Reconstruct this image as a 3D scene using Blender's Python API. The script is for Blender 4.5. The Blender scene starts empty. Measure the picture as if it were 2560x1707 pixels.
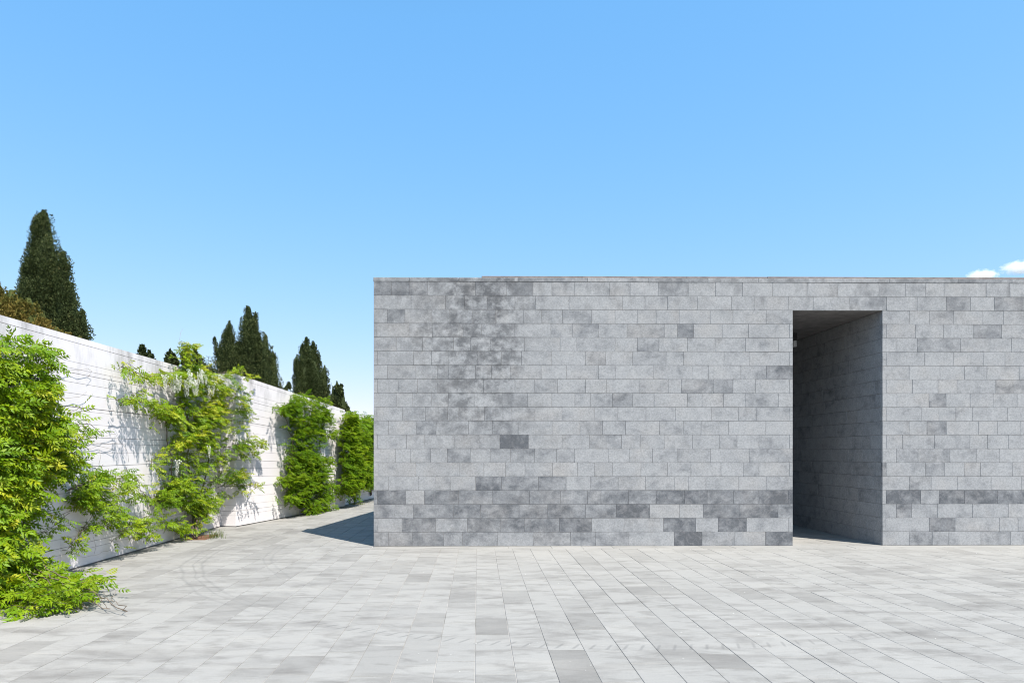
import bpy, math, random
import numpy as np

rng = np.random.default_rng(11)
random.seed(11)
S = bpy.context.scene
COL = S.collection
R = math.radians

# ------------------------------------------------------------------ camera, sky, sun, exposure
EYE = 1.6
FPX = 1707.0            # focal length in photo pixels (2560 wide)
CX, CY = 1216.0, 1130.0  # principal column, horizon row
YAW = 0.0124            # camera turned a little to the right of the wall normal

cam_d = bpy.data.cameras.new("camera")
cam = bpy.data.objects.new("camera", cam_d)
COL.objects.link(cam)
cam_d.sensor_width = 36.0
cam_d.lens = 36.0 * FPX / 2560.0
cam_d.shift_x = (1280.0 - CX) / 2560.0
cam_d.shift_y = (CY - 853.5) / 2560.0
cam_d.clip_start = 0.05
cam_d.clip_end = 12000
cam.location = (0, 0, EYE)
cam.rotation_euler = (R(90), 0, -YAW)
S.camera = cam

SUN = np.array([0.334, -0.405, 0.852])
SUN /= np.linalg.norm(SUN)
SUN_EL = math.asin(SUN[2])
SUN_ROT = math.atan2(SUN[0], SUN[1])

world = bpy.data.worlds.new("World")
S.world = world
world.use_nodes = True
wn = world.node_tree
wn.nodes.clear()
sky = wn.nodes.new("ShaderNodeTexSky")
sky.sky_type = 'NISHITA'
sky.sun_disc = False
sky.sun_elevation = SUN_EL
sky.sun_rotation = SUN_ROT
sky.altitude = 0
sky.air_density = 1.0
sky.dust_density = 0.35
sky.ozone_density = 2.2
bg = wn.nodes.new("ShaderNodeBackground")
SKY_STRENGTH = 0.12
SKY_CURVE = ((0.9, 0.79, 0.1186), (0.48, 0.655, 0.1977), (0.22, 0.728, 0.364))  # power, gain, foot below which it stays linear
bg.inputs["Strength"].default_value = SKY_STRENGTH
wo = wn.nodes.new("ShaderNodeOutputWorld")
# deep polarised blue: the same channel-wise curve over the whole sky
sp = wn.nodes.new("ShaderNodeSeparateColor")
cb = wn.nodes.new("ShaderNodeCombineColor")
wn.links.new(sky.outputs[0], sp.inputs[0])
for ch, (pw, mul, x0) in enumerate(SKY_CURVE):
    a_ = wn.nodes.new("ShaderNodeMath"); a_.operation = 'MULTIPLY'; a_.inputs[1].default_value = 0.12
    p_ = wn.nodes.new("ShaderNodeMath"); p_.operation = 'POWER'; p_.inputs[1].default_value = pw
    m_ = wn.nodes.new("ShaderNodeMath"); m_.operation = 'MULTIPLY'; m_.inputs[1].default_value = mul / SKY_STRENGTH
    wn.links.new(sp.outputs[ch], a_.inputs[0])
    wn.links.new(a_.outputs[0], p_.inputs[0])
    wn.links.new(p_.outputs[0], m_.inputs[0])
    l_ = wn.nodes.new("ShaderNodeMath"); l_.operation = 'MULTIPLY'; l_.inputs[1].default_value = mul / SKY_STRENGTH * x0 ** (pw - 1)
    n_ = wn.nodes.new("ShaderNodeMath"); n_.operation = 'MINIMUM'
    wn.links.new(a_.outputs[0], l_.inputs[0])
    wn.links.new(m_.outputs[0], n_.inputs[0])
    wn.links.new(l_.outputs[0], n_.inputs[1])
    wn.links.new(n_.outputs[0], cb.inputs[ch])
wn.links.new(cb.outputs[0], bg.inputs["Color"])
wn.links.new(bg.outputs[0], wo.inputs["Surface"])

sun_d = bpy.data.lights.new("sun", 'SUN')
sun_d.energy = 5.0
sun_d.angle = R(0.5)
sun_d.color = (1.0, 0.945, 0.87)
sun = bpy.data.objects.new("sun", sun_d)
COL.objects.link(sun)
from mathutils import Vector
sun.rotation_euler = Vector(SUN).to_track_quat('Z', 'Y').to_euler()
sun.location = (20, -25, 50)

S.view_settings.view_transform = 'Standard'
S.view_settings.look = 'None'
S.view_settings.gamma = 1.0
S.view_settings.use_curve_mapping = False
S.view_settings.exposure = 0.75
S.render.engine = 'CYCLES'
S.cycles.max_bounces = 8
S.cycles.diffuse_bounces = 4
S.cycles.transparent_max_bounces = 8
S.cycles.volume_bounces = 6
S.cycles.use_denoising = True
S.cycles.filter_width = 1.05


# ------------------------------------------------------------------ geometry helpers
def ray(px, py):
    a, b = (px - CX) / FPX, (CY - py) / FPX
    c, s = math.cos(YAW), math.sin(YAW)
    return np.array([a * c + s, c - a * s, b])


def ground_at(px, py, z=0.0):
    d = ray(px, py)
    t = (z - EYE) / d[2]
    return np.array([d[0] * t, d[1] * t, z])


def plane_at(px, py, p0, n):
    d = ray(px, py)
    o = np.array([0, 0, EYE])
    t = np.dot(np.asarray(p0) - o, n) / np.dot(d, n)
    return o + d * t


def depth_at(px, py, depth):
    d = ray(px, py)
    return np.array([0, 0, EYE]) + d * (depth / d[1])


def empty(name, loc=(0, 0, 0), **props):
    o = bpy.data.objects.new(name, None)
    COL.objects.link(o)
    o.location = tuple(float(v) for v in loc)
    o.empty_display_size = 0.2
    for k, v in props.items():
        o[k] = v
    return o


def mesh_data(name, V, F, mat, tone=None, smooth=False):
    V = np.asarray(V, dtype=np.float32)
    me = bpy.data.meshes.new(name)
    if isinstance(F, np.ndarray):
        n, k = F.shape
        me.vertices.add(len(V))
        me.vertices.foreach_set("co", V.ravel())
        me.loops.add(n * k)
        me.loops.foreach_set("vertex_index", F.astype(np.int32).ravel())
        me.polygons.add(n)
        me.polygons.foreach_set("loop_start", np.arange(0, n * k, k, dtype=np.int32))
        me.polygons.foreach_set("loop_total", np.full(n, k, dtype=np.int32))
        me.update(calc_edges=True)
    else:
        me.from_pydata([tuple(v) for v in V.tolist()], [], [list(f) for f in F])
        me.update()
    if tone is not None:
        at = me.attributes.new("tone", 'FLOAT', 'FACE')
        n = len(me.polygons)
        t = np.full(n, tone, dtype=np.float32) if np.isscalar(tone) else np.asarray(tone, dtype=np.float32)
        at.data.foreach_set("value", t)
    if smooth:
        me.polygons.foreach_set("use_smooth", np.ones(len(me.polygons), dtype=bool))
    me.materials.append(mat)
    return me


def obj(name, V, F, mat, parent=None, tone=None, smooth=False, center=False, **props):
    """link one mesh object built from world-space vertices"""
    V = np.asarray(V, dtype=np.float64)
    base = np.array(parent['_loc']) if (parent is not None and '_loc' in parent) else np.zeros(3)
    loc = np.zeros(3)
    if parent is not None:
        p = parent
        base = np.zeros(3)
        while p is not None:
            base = base + np.array(p.location)
            p = p.parent
    if center:
        loc = V.mean(axis=0) - base
    me = mesh_data(name, V - base - loc, F, mat, tone, smooth)
    o = bpy.data.objects.new(name, me)
    COL.objects.link(o)
    o.location = tuple(float(v) for v in loc)
    if parent is not None:
        o.parent = parent
    for k, v in props.items():
        o[k] = v
    return o


SLAB_F = [(8, 9, 10, 11), (4, 5, 9, 8), (5, 6, 10, 9), (6, 7, 11, 10), (7, 4, 8, 11),
          (0, 1, 5, 4), (1, 2, 6, 5), (2, 3, 7, 6), (3, 0, 4, 7), (3, 2, 1, 0)]


def slab(o, u, v, n, lu, lv, thick, ch=0.003, jit=None):
    """chamfered slab: o = lower corner of the outer face, u/v in-plane axes, n outward normal"""
    o, u, v, n = (np.asarray(a, dtype=float) for a in (o, u, v, n))
    c = [(0, 0), (lu, 0), (lu, lv), (0, lv)]
    ci = [(ch, ch), (lu - ch, ch), (lu - ch, lv - ch), (ch, lv - ch)]
    V = [o + a * u + b * v - n * thick for a, b in c]
    V += [o + a * u + b * v - n * ch * 0.8 for a, b in c]
    t = (0, 0, 0, 0) if jit is None else jit
    V += [o + a * u + b * v + n * tt for (a, b), tt in zip(ci, t)]
    return np.array(V)


def join(parts):
    """list of (V, F) -> one (V, F)"""
    VV, FF, k = [], [], 0
    for V, F in parts:
        VV.append(np.asarray(V))
        FF += [tuple(i + k for i in f) for f in F]
        k += len(V)
    return np.vstack(VV), FF


BOX_F = [(0, 3, 2, 1), (4, 5, 6, 7), (0, 1, 5, 4), (1, 2, 6, 5), (2, 3, 7, 6), (3, 0, 4, 7)]


def box(x0, x1, y0, y1, z0, z1):
    return np.array([(x0, y0, z0), (x1, y0, z0), (x1, y1, z0), (x0, y1, z0),
                     (x0, y0, z1), (x1, y0, z1), (x1, y1, z1), (x0, y1, z1)], dtype=float)


def prism(poly, z0, z1):
    """vertical prism over a 2D polygon (counter-clockwise); z1 may be a list"""
    n = len(poly)
    zt = [z1] * n if np.isscalar(z1) else list(z1)
    zb = [z0] * n if np.isscalar(z0) else list(z0)
    V = [(p[0], p[1], z) for p, z in zip(poly, zb)] + [(p[0], p[1], z) for p, z in zip(poly, zt)]
    F = [tuple(range(n - 1, -1, -1)), tuple(range(n, 2 * n))]
    F += [(i, (i + 1) % n, n + (i + 1) % n, n + i) for i in range(n)]
    return np.array(V, dtype=float), F


def tube(points, radii, sides=5):
    P = np.asarray(points, dtype=float)
    n = len(P)
    rad = np.full(n, radii) if np.isscalar(radii) else np.asarray(radii)
    V, F = [], []
    for i in range(n):
        d = P[min(i + 1, n - 1)] - P[max(i - 1, 0)]
        d = d / (np.linalg.norm(d) + 1e-9)
        a = np.cross(d, [0.31, 0.17, 0.93] if abs(d[2]) < 0.9 else [1, 0.1, 0])
        a /= np.linalg.norm(a)
        b = np.cross(d, a)
        for k in range(sides):
            t = 2 * math.pi * k / sides
            V.append(P[i] + rad[i] * (math.cos(t) * a + math.sin(t) * b))
    for i in range(n - 1):
        for k in range(sides):
            k2 = (k + 1) % sides
            F.append((i * sides + k, i * sides + k2, (i + 1) * sides + k2, (i + 1) * sides + k))
    F.append(tuple(range(sides - 1, -1, -1)))
    F.append(tuple((n - 1) * sides + k for k in range(sides)))
    return np.array(V), F


def wiggle(points, amp, step=0.12, seed=0):
    """resample a polyline and give it a natural wander"""
    g = np.random.default_rng(seed)
    P = np.asarray(points, dtype=float)
    out = [P[0]]
    for a, b in zip(P[:-1], P[1:]):
        L = np.linalg.norm(b - a)
        n = max(1, int(L / step))
        for i in range(1, n + 1):
            q = a + (b - a) * i / n
            out.append(q + g.normal(0, amp, 3))
    return np.array(out)


# ------------------------------------------------------------------ materials
def new_mat(name):
    m = bpy.data.materials.new(name)
    m.use_nodes = True
    nt = m.node_tree
    nt.nodes.clear()
    out = nt.nodes.new("ShaderNodeOutputMaterial")
    return m, nt, out


class NT:
    """small node-tree writer"""
    def __init__(self, nt):
        self.nt = nt

    def n(self, t, **kw):
        nd = self.nt.nodes.new(t)
        for k, v in kw.items():
            setattr(nd, k, v)
        return nd

    def l(self, a, b):
        self.nt.links.new(a, b)

    def pos(self):
        return self.n("ShaderNodeNewGeometry").outputs["Position"]

    def mapping(self, vec, scale=(1, 1, 1), rot=(0, 0, 0), loc=(0, 0, 0)):
        m = self.n("ShaderNodeMapping")
        m.inputs["Scale"].default_value = scale
        m.inputs["Rotation"].default_value = rot
        m.inputs["Location"].default_value = loc
        self.l(vec, m.inputs["Vector"])
        return m.outputs[0]

    def noise(self, vec, scale, detail=4, rough=0.55, dist=0.0):
        t = self.n("ShaderNodeTexNoise")
        t.inputs["Scale"].default_value = scale
        t.inputs["Detail"].default_value = detail
        t.inputs["Roughness"].default_value = rough
        t.inputs["Distortion"].default_value = dist
        self.l(vec, t.inputs["Vector"])
        return t.outputs["Fac"]

    def ramp(self, fac, stops, interp='LINEAR'):
        r = self.n("ShaderNodeValToRGB")
        r.color_ramp.interpolation = interp
        e = r.color_ramp.elements
        while len(e) < len(stops):
            e.new(0.5)
        for el, (p, c) in zip(e, stops):
            el.position = p
            el.color = (c, c, c, 1) if np.isscalar(c) else (*c, 1)
        self.l(fac, r.inputs[0])
        return r.outputs[0]

    def math(self, op, a, b=None, c=None, clamp=False):
        m = self.n("ShaderNodeMath", operation=op, use_clamp=clamp)
        for i, v in enumerate((a, b, c)):
            if v is None:
                continue
            if np.isscalar(v):
                m.inputs[i].default_value = v
            else:
                self.l(v, m.inputs[i])
        return m.outputs[0]

    def mix(self, fac, a, b, mode='MIX'):
        m = self.n("ShaderNodeMix", data_type='RGBA', blend_type=mode)
        for s, v in ((m.inputs[0], fac), (m.inputs[6], a), (m.inputs[7], b)):
            if np.isscalar(v):
                s.default_value = v
            elif isinstance(v, tuple):
                s.default_value = (*v, 1)
            else:
                self.l(v, s)
        return m.outputs[2]

    def attr(self, name):
        return self.n("ShaderNodeAttribute", attribute_name=name).outputs["Fac"]

    def bump(self, h, strength=0.3, dist=0.01):
        b = self.n("ShaderNodeBump")
        b.inputs["Strength"].default_value = strength
        b.inputs["Distance"].default_value = dist
        self.l(h, b.inputs["Height"])
        return b.outputs[0]

    def sep(self, vec):
        s = self.n("ShaderNodeSeparateXYZ")
        self.l(vec, s.inputs[0])
        return s.outputs

    def principled(self, out, color, rough=0.85, normal=None, spec=0.3):
        b = self.n("ShaderNodeBsdfPrincipled")
        b.inputs["Specular IOR Level"].default_value = spec
        for k, v in (("Base Color", color), ("Roughness", rough)):
            if np.isscalar(v):
                b.inputs[k].default_value = v
            elif isinstance(v, tuple):
                b.inputs[k].default_value = (*v, 1)
            else:
                self.l(v, b.inputs[k])
        if normal is not None:
            self.l(normal, b.inputs["Normal"])
        self.l(b.outputs[0], out.inputs["Surface"])
        return b


ROW_H = 0.237


def mat_wall_stone():
    """blue-grey sawn basalt; face attribute tone 0 = pale, 1 = dark"""
    m, nt, out = new_mat("wall_stone")
    k = NT(nt)
    p = k.pos()
    tone = k.attr("tone")
    # shift the pattern from stone to stone
    off = k.n("ShaderNodeVectorMath", operation='ADD')
    sc = k.n("ShaderNodeVectorMath", operation='SCALE')
    cmb = k.n("ShaderNodeCombineXYZ")
    for i in range(3):
        k.l(tone, cmb.inputs[i])
    k.l(cmb.outputs[0], sc.inputs[0])
    sc.inputs["Scale"].default_value = 37.0
    k.l(p, off.inputs[0])
    k.l(sc.outputs[0], off.inputs[1])
    q = off.outputs[0]
    cloud = k.noise(k.mapping(q, (1, 1, 1.3)), 5.5, 5, 0.6, 0.2)
    broad = k.noise(k.mapping(p, (1, 1, 1.2), (0, 0, 0), (2, 8, 1)), 1.5, 5, 0.62, 0.2)
    smear = k.math('ADD', k.math('MULTIPLY', k.math('SUBTRACT', cloud, 0.5), 1.45), k.math('MULTIPLY', k.math('SUBTRACT', broad, 0.5), 1.3))
    tn = k.math('ADD', tone, smear, clamp=True)
    base = k.ramp(tn, [(0.0, (0.302, 0.306, 0.309)), (0.35, (0.264, 0.269, 0.274)),
                       (0.7, (0.174, 0.180, 0.188)), (1.0, (0.098, 0.104, 0.113))])
    fine = k.noise(q, 34, 5, 0.75)
    c2 = k.mix(0.52, base, k.ramp(fine, [(0.3, 0.55), (0.7, 1.45)]), 'MULTIPLY')
    # veined streaks on the dark slabs
    vein = k.noise(k.mapping(q, (1, 1, 1), (0.3, 0.65, 0.4)), 8, 6, 0.7, 1.2)
    c3 = k.mix(k.math('MULTIPLY', k.ramp(vein, [(0.5, 0), (0.72, 1)]), k.math('MULTIPLY', tone, 0.50)),
               c2, (0.29, 0.285, 0.29), 'MIX')
    # pits
    v = k.n("ShaderNodeTexVoronoi")
    v.inputs["Scale"].default_value = 55
    k.l(p, v.inputs["Vector"])
    pit = k.math('MULTIPLY', k.ramp(v.outputs["Distance"], [(0.06, 1), (0.2, 0)]),
                 k.ramp(k.noise(p, 4, 3), [(0.40, 0), (0.60, 1)]))
    c4 = k.mix(k.math('MULTIPLY', pit, 0.7), c3, (0.055, 0.058, 0.065))
    # weather stains: a damp run below the parapet near the left end, and drip marks along the top
    x, y, z = k.sep(p)
    zz = k.math('DIVIDE', z, 4.6)
    edge = k.math('MULTIPLY', k.math('SUBTRACT', k.noise(k.mapping(p, (1, 1, 0.5), (0, 0, 0), (7, 7, 7)), 1.6, 3), 0.5), 1.6)
    dx = k.math('ABSOLUTE', k.math('ADD', k.math('SUBTRACT', x, -0.05), edge))
    run = k.math('MULTIPLY', k.ramp(k.math('MULTIPLY', dx, 0.5), [(0.22, 1), (0.68, 0)]),
                 k.ramp(zz, [(0.28, 0), (0.50, 0.8), (0.95, 1)]))
    left = k.math('MULTIPLY', k.ramp(k.math('MULTIPLY', k.math('ADD', x, 2.0), 0.2), [(0.25, 0.38), (0.7, 0)]), k.ramp(zz, [(0.35, 0), (0.8, 1)]))
    run = k.math('MAXIMUM', run, left)
    mo = k.math('ADD', k.math('MULTIPLY', k.noise(k.mapping(q, (1, 1, 1.2), (0, 0, 0), (3, 2, 5)), 3.4, 6, 0.62, 0.1), 0.55),
                k.math('MULTIPLY', k.noise(k.mapping(p, (1, 1, 1.2), (0, 0, 0), (3, 2, 5)), 7.5, 6, 0.66, 0.1), 0.45))
    mott = k.ramp(mo, [(0.42, 0), (0.58, 1)])
    c5 = k.mix(k.math('MULTIPLY', k.math('MULTIPLY', run, mott), 0.9), c4, (0.085, 0.088, 0.093))
    pale = k.ramp(k.noise(k.mapping(p, (1, 1, 1), (0, 0, 0), (9, 1, 7)), 7.0, 6, 0.72, 0.2), [(0.54, 0), (0.68, 1)])
    c6 = k.mix(k.math('MULTIPLY', k.math('MULTIPLY', run, pale), 0.5), c5, (0.37, 0.38, 0.39))
    drip = k.math('MULTIPLY', k.ramp(zz, [(0.80, 0), (0.99, 1)]),
                  k.ramp(k.noise(k.mapping(q, (1.4, 1, 0.8), (0, 0, 0), (1, 2, 3)), 2.8, 5, 0.6), [(0.50, 0), (0.66, 1)]))
    c7 = k.mix(k.math('MULTIPLY', drip, 0.55), c6, (0.105, 0.107, 0.112))
    # dark bleed along the bed joints in the stained parts
    fr = k.math('FRACT', k.math('DIVIDE', z, ROW_H))
    jd = k.math('MULTIPLY', k.ramp(k.math('ABSOLUTE', k.math('SUBTRACT', fr, 0.5)), [(0.40, 0), (0.5, 1)]),
                k.ramp(k.noise(k.mapping(p, (1, 1, 1)), 2.2, 5, 0.7), [(0.46, 0), (0.62, 1)]))
    c7 = k.mix(k.math('MULTIPLY', k.math('MULTIPLY', jd, k.math('ADD', k.math('MULTIPLY', run, 0.5), 0.22)), 0.9), c7, (0.085, 0.085, 0.088))
    warm = k.ramp(k.noise(k.mapping(q, (1, 1, 1), (0, 0, 0), (4, 4, 4)), 1.4, 3), [(0.5, 0), (0.75, 1)])
    c8 = k.mix(k.math('MULTIPLY', warm, 0.5), c7, (1.07, 1.0, 0.93), 'MULTIPLY')
    h = k.math('SUBTRACT', k.math('MULTIPLY', fine, 0.5), pit)
    k.principled(out, c8, 0.85, k.bump(h, 0.3, 0.004), 0.2)
    return m


def mat_mortar():
    m, nt, out = new_mat("mortar")
    k = NT(nt)
    n = k.noise(k.pos(), 4, 4)
    c = k.ramp(n, [(0.35, (0.11, 0.105, 0.105)), (0.65, (0.26, 0.245, 0.235))])
    k.principled(out, c, 0.95)
    return m


def mat_paver():
    m, nt, out = new_mat("paver_stone")
    k = NT(nt)
    p = k.pos()
    tone = k.attr("tone")
    cmb = k.n("ShaderNodeCombineXYZ")
    k.l(k.math('MULTIPLY', tone, 61), cmb.inputs[0])
    k.l(k.math('MULTIPLY', tone, 23), cmb.inputs[1])
    off = k.n("ShaderNodeVectorMath", operation='ADD')
    k.l(p, off.inputs[0])
    k.l(cmb.outputs[0], off.inputs[1])
    q = off.outputs[0]
    base = k.ramp(tone, [(0.0, (0.288, 0.281, 0.262)), (0.5, (0.260, 0.254, 0.237)), (1.0, (0.172, 0.166, 0.154))])
    # brushed smears across the slabs
    sm = k.noise(k.mapping(q, (1.5, 3.4, 1), (0, 0, 0.06)), 1.7, 5, 0.6, 0.5)
    c1 = k.mix(k.math('MULTIPLY', k.ramp(sm, [(0.5, 0), (0.72, 1)]), 0.72), base, (0.150, 0.143, 0.131))
    sm2 = k.noise(k.mapping(p, (0.9, 2.2, 1), (0, 0, -0.12)), 1.1, 6, 0.65, 0.5)
    c2 = k.mix(k.math('MULTIPLY', k.ramp(sm2, [(0.50, 0), (0.72, 1)]), 0.72), c1, (0.148, 0.141, 0.130))
    pale = k.noise(k.mapping(p, (0.8, 2.2, 1), (0, 0, 0.1), (5, 3, 0)), 1.3, 5, 0.6)
    c3 = k.mix(k.math('MULTIPLY', k.ramp(pale, [(0.5, 0), (0.75, 1)]), 0.40), c2, (0.335, 0.322, 0.292))
    grit = k.noise(p, 90, 4, 0.75)
    c4 = k.mix(0.34, c3, k.ramp(grit, [(0.3, 0.7), (0.7, 1.3)]), 'MULTIPLY')
    sc = k.noise(k.mapping(p, (2.5, 26, 1), (0, 0, 0.1)), 3, 4, 0.7)
    c4 = k.mix(0.24, c4, k.ramp(sc, [(0.3, 0.72), (0.7, 1.22)]), 'MULTIPLY')
    # paler paving towards the foot of the stone wall
    x, y, z = k.sep(p)
    foot_pale = k.math('MULTIPLY', k.ramp(k.math('DIVIDE', y, 14), [(0.60, 0), (0.82, 1)]), k.ramp(k.math('DIVIDE', k.math('ADD', x, 4), 8), [(0.2, 0), (0.6, 1)]))
    c4 = k.mix(k.math('MULTIPLY', foot_pale, 0.35), c4, (0.325, 0.317, 0.296))
    # tyre marks: a turning circle
    X = k.math('SUBTRACT', x, 1.5)
    Y = k.math('SUBTRACT', y, 11.5)
    rr = k.math('SQRT', k.math('ADD', k.math('MULTIPLY', X, X), k.math('MULTIPLY', Y, Y)))
    rn = k.math('ADD', rr, k.math('MULTIPLY', k.math('SUBTRACT', k.noise(p, 0.7, 2), 0.5), 0.25))
    th = k.math('ARCTAN2', Y, X)
    lines = None
    for r0, w in ((5.70, 0.03), (5.80, 0.018), (5.95, 0.035), (4.75, 0.03), (4.86, 0.02)):
        a = k.math('SUBTRACT', 1.0, k.math('DIVIDE', k.math('ABSOLUTE', k.math('SUBTRACT', rn, r0)), w), clamp=True)
        lines = a if lines is None else k.math('MAXIMUM', lines, a)
    left = k.ramp(k.math('DIVIDE', k.math('ADD', X, 7), 7), [(0.2, 1), (0.65, 0)])
    c5 = k.mix(k.math('MULTIPLY', k.math('MULTIPLY', lines, left), k.math('MULTIPLY', k.ramp(k.noise(p, 2.2, 3), [(0.2, 0.4), (0.6, 1)]), 0.36)), c4, (0.10, 0.10, 0.10))
    # tread prints further round
    band = k.math('SUBTRACT', 1.0, k.math('DIVIDE', k.math('ABSOLUTE', k.math('SUBTRACT', rr, 5.92)), 0.10), clamp=True)
    ph = k.math('FRACT', k.math('ADD', k.math('MULTIPLY', th, 44), k.math('MULTIPLY', rr, 3.0)))
    dash = k.ramp(k.math('ABSOLUTE', k.math('SUBTRACT', ph, 0.5)), [(0.05, 1), (0.13, 0)])
    right = k.ramp(k.math('DIVIDE', k.math('ADD', X, 7), 14), [(0.22, 0), (0.30, 1), (0.62, 0.6), (0.9, 0)])
    c6 = k.mix(k.math('MULTIPLY', k.math('MULTIPLY', k.ramp(band, [(0.1, 0), (0.5, 1)]), dash), k.math('MULTIPLY', right, 0.42)), c5, (0.09, 0.09, 0.09))
    k.principled(out, c6, 0.85, k.bump(k.math('ADD', grit, k.math('MULTIPLY', sc, 0.6)), 0.2, 0.003), 0.25)
    return m


def mat_joint():
    m, nt, out = new_mat("paving_joint")
    k = NT(nt)
    p = k.pos()
    n = k.noise(p, 1.3, 4, 0.6)
    c = k.ramp(n, [(0.30, (0.12, 0.117, 0.11)), (0.40, (0.26, 0.25, 0.23)), (0.54, (0.42, 0.40, 0.375))])
    k.principled(out, c, 0.95)
    return m


def mat_white():
    m, nt, out = new_mat("white_concrete")
    k = NT(nt)
    p = k.pos()
    tone = k.attr("tone")
    base = k.ramp(tone, [(0, (0.75, 0.716, 0.715)), (1, (0.705, 0.673, 0.673))])
    cl = k.noise(k.mapping(p, (1, 0.6, 1.3)), 1.6, 6, 0.65, 0.3)
    c1 = k.mix(k.math('MULTIPLY', k.ramp(cl, [(0.45, 0), (0.75, 1)]), 0.30), base, (0.58, 0.545, 0.55))
    x, y, z = k.sep(p)
    st = k.math('MULTIPLY', k.ramp(k.math('DIVIDE', z, 3.4), [(0.70, 0), (0.93, 1)]),
                k.ramp(k.noise(k.mapping(p, (1, 1.2, 0.45), (0, 0, 0), (2, 5, 0)), 1.7, 6, 0.68), [(0.47, 0), (0.64, 1)]))
    c2 = k.mix(k.math('MULTIPLY', st, 0.7), c1, (0.30, 0.285, 0.28))
    gr = k.noise(p, 40, 4, 0.7)
    c3 = k.mix(0.10, c2, k.ramp(gr, [(0.3, 0.75), (0.7, 1.15)]), 'MULTIPLY')
    grain = k.noise(k.mapping(p, (4, 1.0, 30)), 2.0, 4, 0.6)
    k.principled(out, c3, 0.9, k.bump(k.math('ADD', gr, grain), 0.15, 0.004), 0.2)
    return m


def mat_leaf(name, stops, trans=0.4, rough=0.45, tcol=(0.30, 0.42, 0.02), spec=0.35):
    m, nt, out = new_mat(name)
    k = NT(nt)
    tone = k.attr("tone")
    col = k.ramp(tone, stops)
    n = k.noise(k.pos(), 3, 2)
    col = k.mix(0.35, col, k.ramp(n, [(0.3, 0.7), (0.7, 1.3)]), 'MULTIPLY')
    b = k.n("ShaderNodeBsdfPrincipled")
    b.inputs["Roughness"].default_value = rough
    b.inputs["Specular IOR Level"].default_value = spec
    k.l(col, b.inputs["Base Color"])
    if trans > 0:
        t = k.n("ShaderNodeBsdfTranslucent")
        k.l(k.mix(0.6, col, tcol), t.inputs["Color"])
        mx = k.n("ShaderNodeMixShader")
        mx.inputs[0].default_value = trans
        k.l(b.outputs[0], mx.inputs[1])
        k.l(t.outputs[0], mx.inputs[2])
        k.l(mx.outputs[0], out.inputs["Surface"])
    else:
        k.l(b.outputs[0], out.inputs["Surface"])
    return m


def mat_plain(name, c0, c1, scale=8, rough=0.85, bump=0.3, spec=0.3):
    m, nt, out = new_mat(name)
    k = NT(nt)
    p = k.pos()
    n = k.noise(p, scale, 5, 0.65)
    c = k.ramp(n, [(0.3, c0), (0.7, c1)])
    k.principled(out, c, rough, k.bump(n, bump, 0.01), spec)
    return m


M_STONE = mat_wall_stone()
M_MORTAR = mat_mortar()
M_PAVER = mat_paver()
M_JOINT = mat_joint()
M_WHITE = mat_white()
M_CORE = mat_plain("concrete_core", (0.14, 0.135, 0.135), (0.24, 0.23, 0.225), 6)
M_CEIL = mat_plain("ceiling_stone", (0.115, 0.108, 0.105), (0.20, 0.188, 0.182), 5)
M_ROOF = mat_plain("weathered_roof_edge", (0.14, 0.115, 0.105), (0.26, 0.225, 0.21), 5)
M_BARK = mat_plain("bark", (0.07, 0.05, 0.035), (0.20, 0.16, 0.12), 14)
M_TENDRIL = mat_plain("dry_tendril", (0.18, 0.15, 0.12), (0.34, 0.30, 0.26), 14)
M_SOIL = mat_plain("bark_mulch", (0.06, 0.03, 0.02), (0.24, 0.12, 0.07), 60, bump=0.8)
M_EARTH = mat_plain("earth", (0.10, 0.10, 0.06), (0.20, 0.18, 0.12), 0.4)
M_METAL = mat_plain("dark_metal", (0.03, 0.03, 0.032), (0.05, 0.05, 0.052), 6, 0.5, 0.05)
M_PALE_BOX = mat_plain("pale_box", (0.55, 0.57, 0.58), (0.62, 0.64, 0.65), 6, 0.4, 0.0)
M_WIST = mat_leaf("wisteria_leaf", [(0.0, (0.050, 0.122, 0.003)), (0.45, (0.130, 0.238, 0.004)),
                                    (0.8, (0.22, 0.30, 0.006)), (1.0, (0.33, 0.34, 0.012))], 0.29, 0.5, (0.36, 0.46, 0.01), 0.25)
M_CLIMB = mat_leaf("climber_leaf", [(0.0, (0.045, 0.118, 0.003)), (0.5, (0.102, 0.205, 0.004)),
                                    (1.0, (0.22, 0.30, 0.008))], 0.45, 0.6, (0.27, 0.38, 0.01), 0.15)
M_PETAL = mat_leaf("wisteria_petal", [(0.0, (0.72, 0.72, 0.62)), (1.0, (0.85, 0.84, 0.80))], 0.35, 0.6, (0.8, 0.8, 0.72))
M_CYP = mat_leaf("cypress_foliage", [(0.0, (0.026, 0.037, 0.012)), (0.5, (0.050, 0.070, 0.023)),
                                     (0.85, (0.088, 0.106, 0.036)), (1.0, (0.12, 0.118, 0.046))], 0.12, 0.7, (0.08, 0.09, 0.02), 0.15)
M_BROWN = mat_leaf("browned_conifer_foliage", [(0.0, (0.04, 0.06, 0.015)), (0.4, (0.10, 0.105, 0.02)),
                                               (0.7, (0.155, 0.132, 0.028)), (1.0, (0.23, 0.168, 0.04))], 0.12, 0.7, (0.12, 0.09, 0.02), 0.15)
M_GRASS = mat_leaf("grass_blade", [(0.0, (0.05, 0.09, 0.02)), (1.0, (0.16, 0.18, 0.06))], 0.3)


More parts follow.
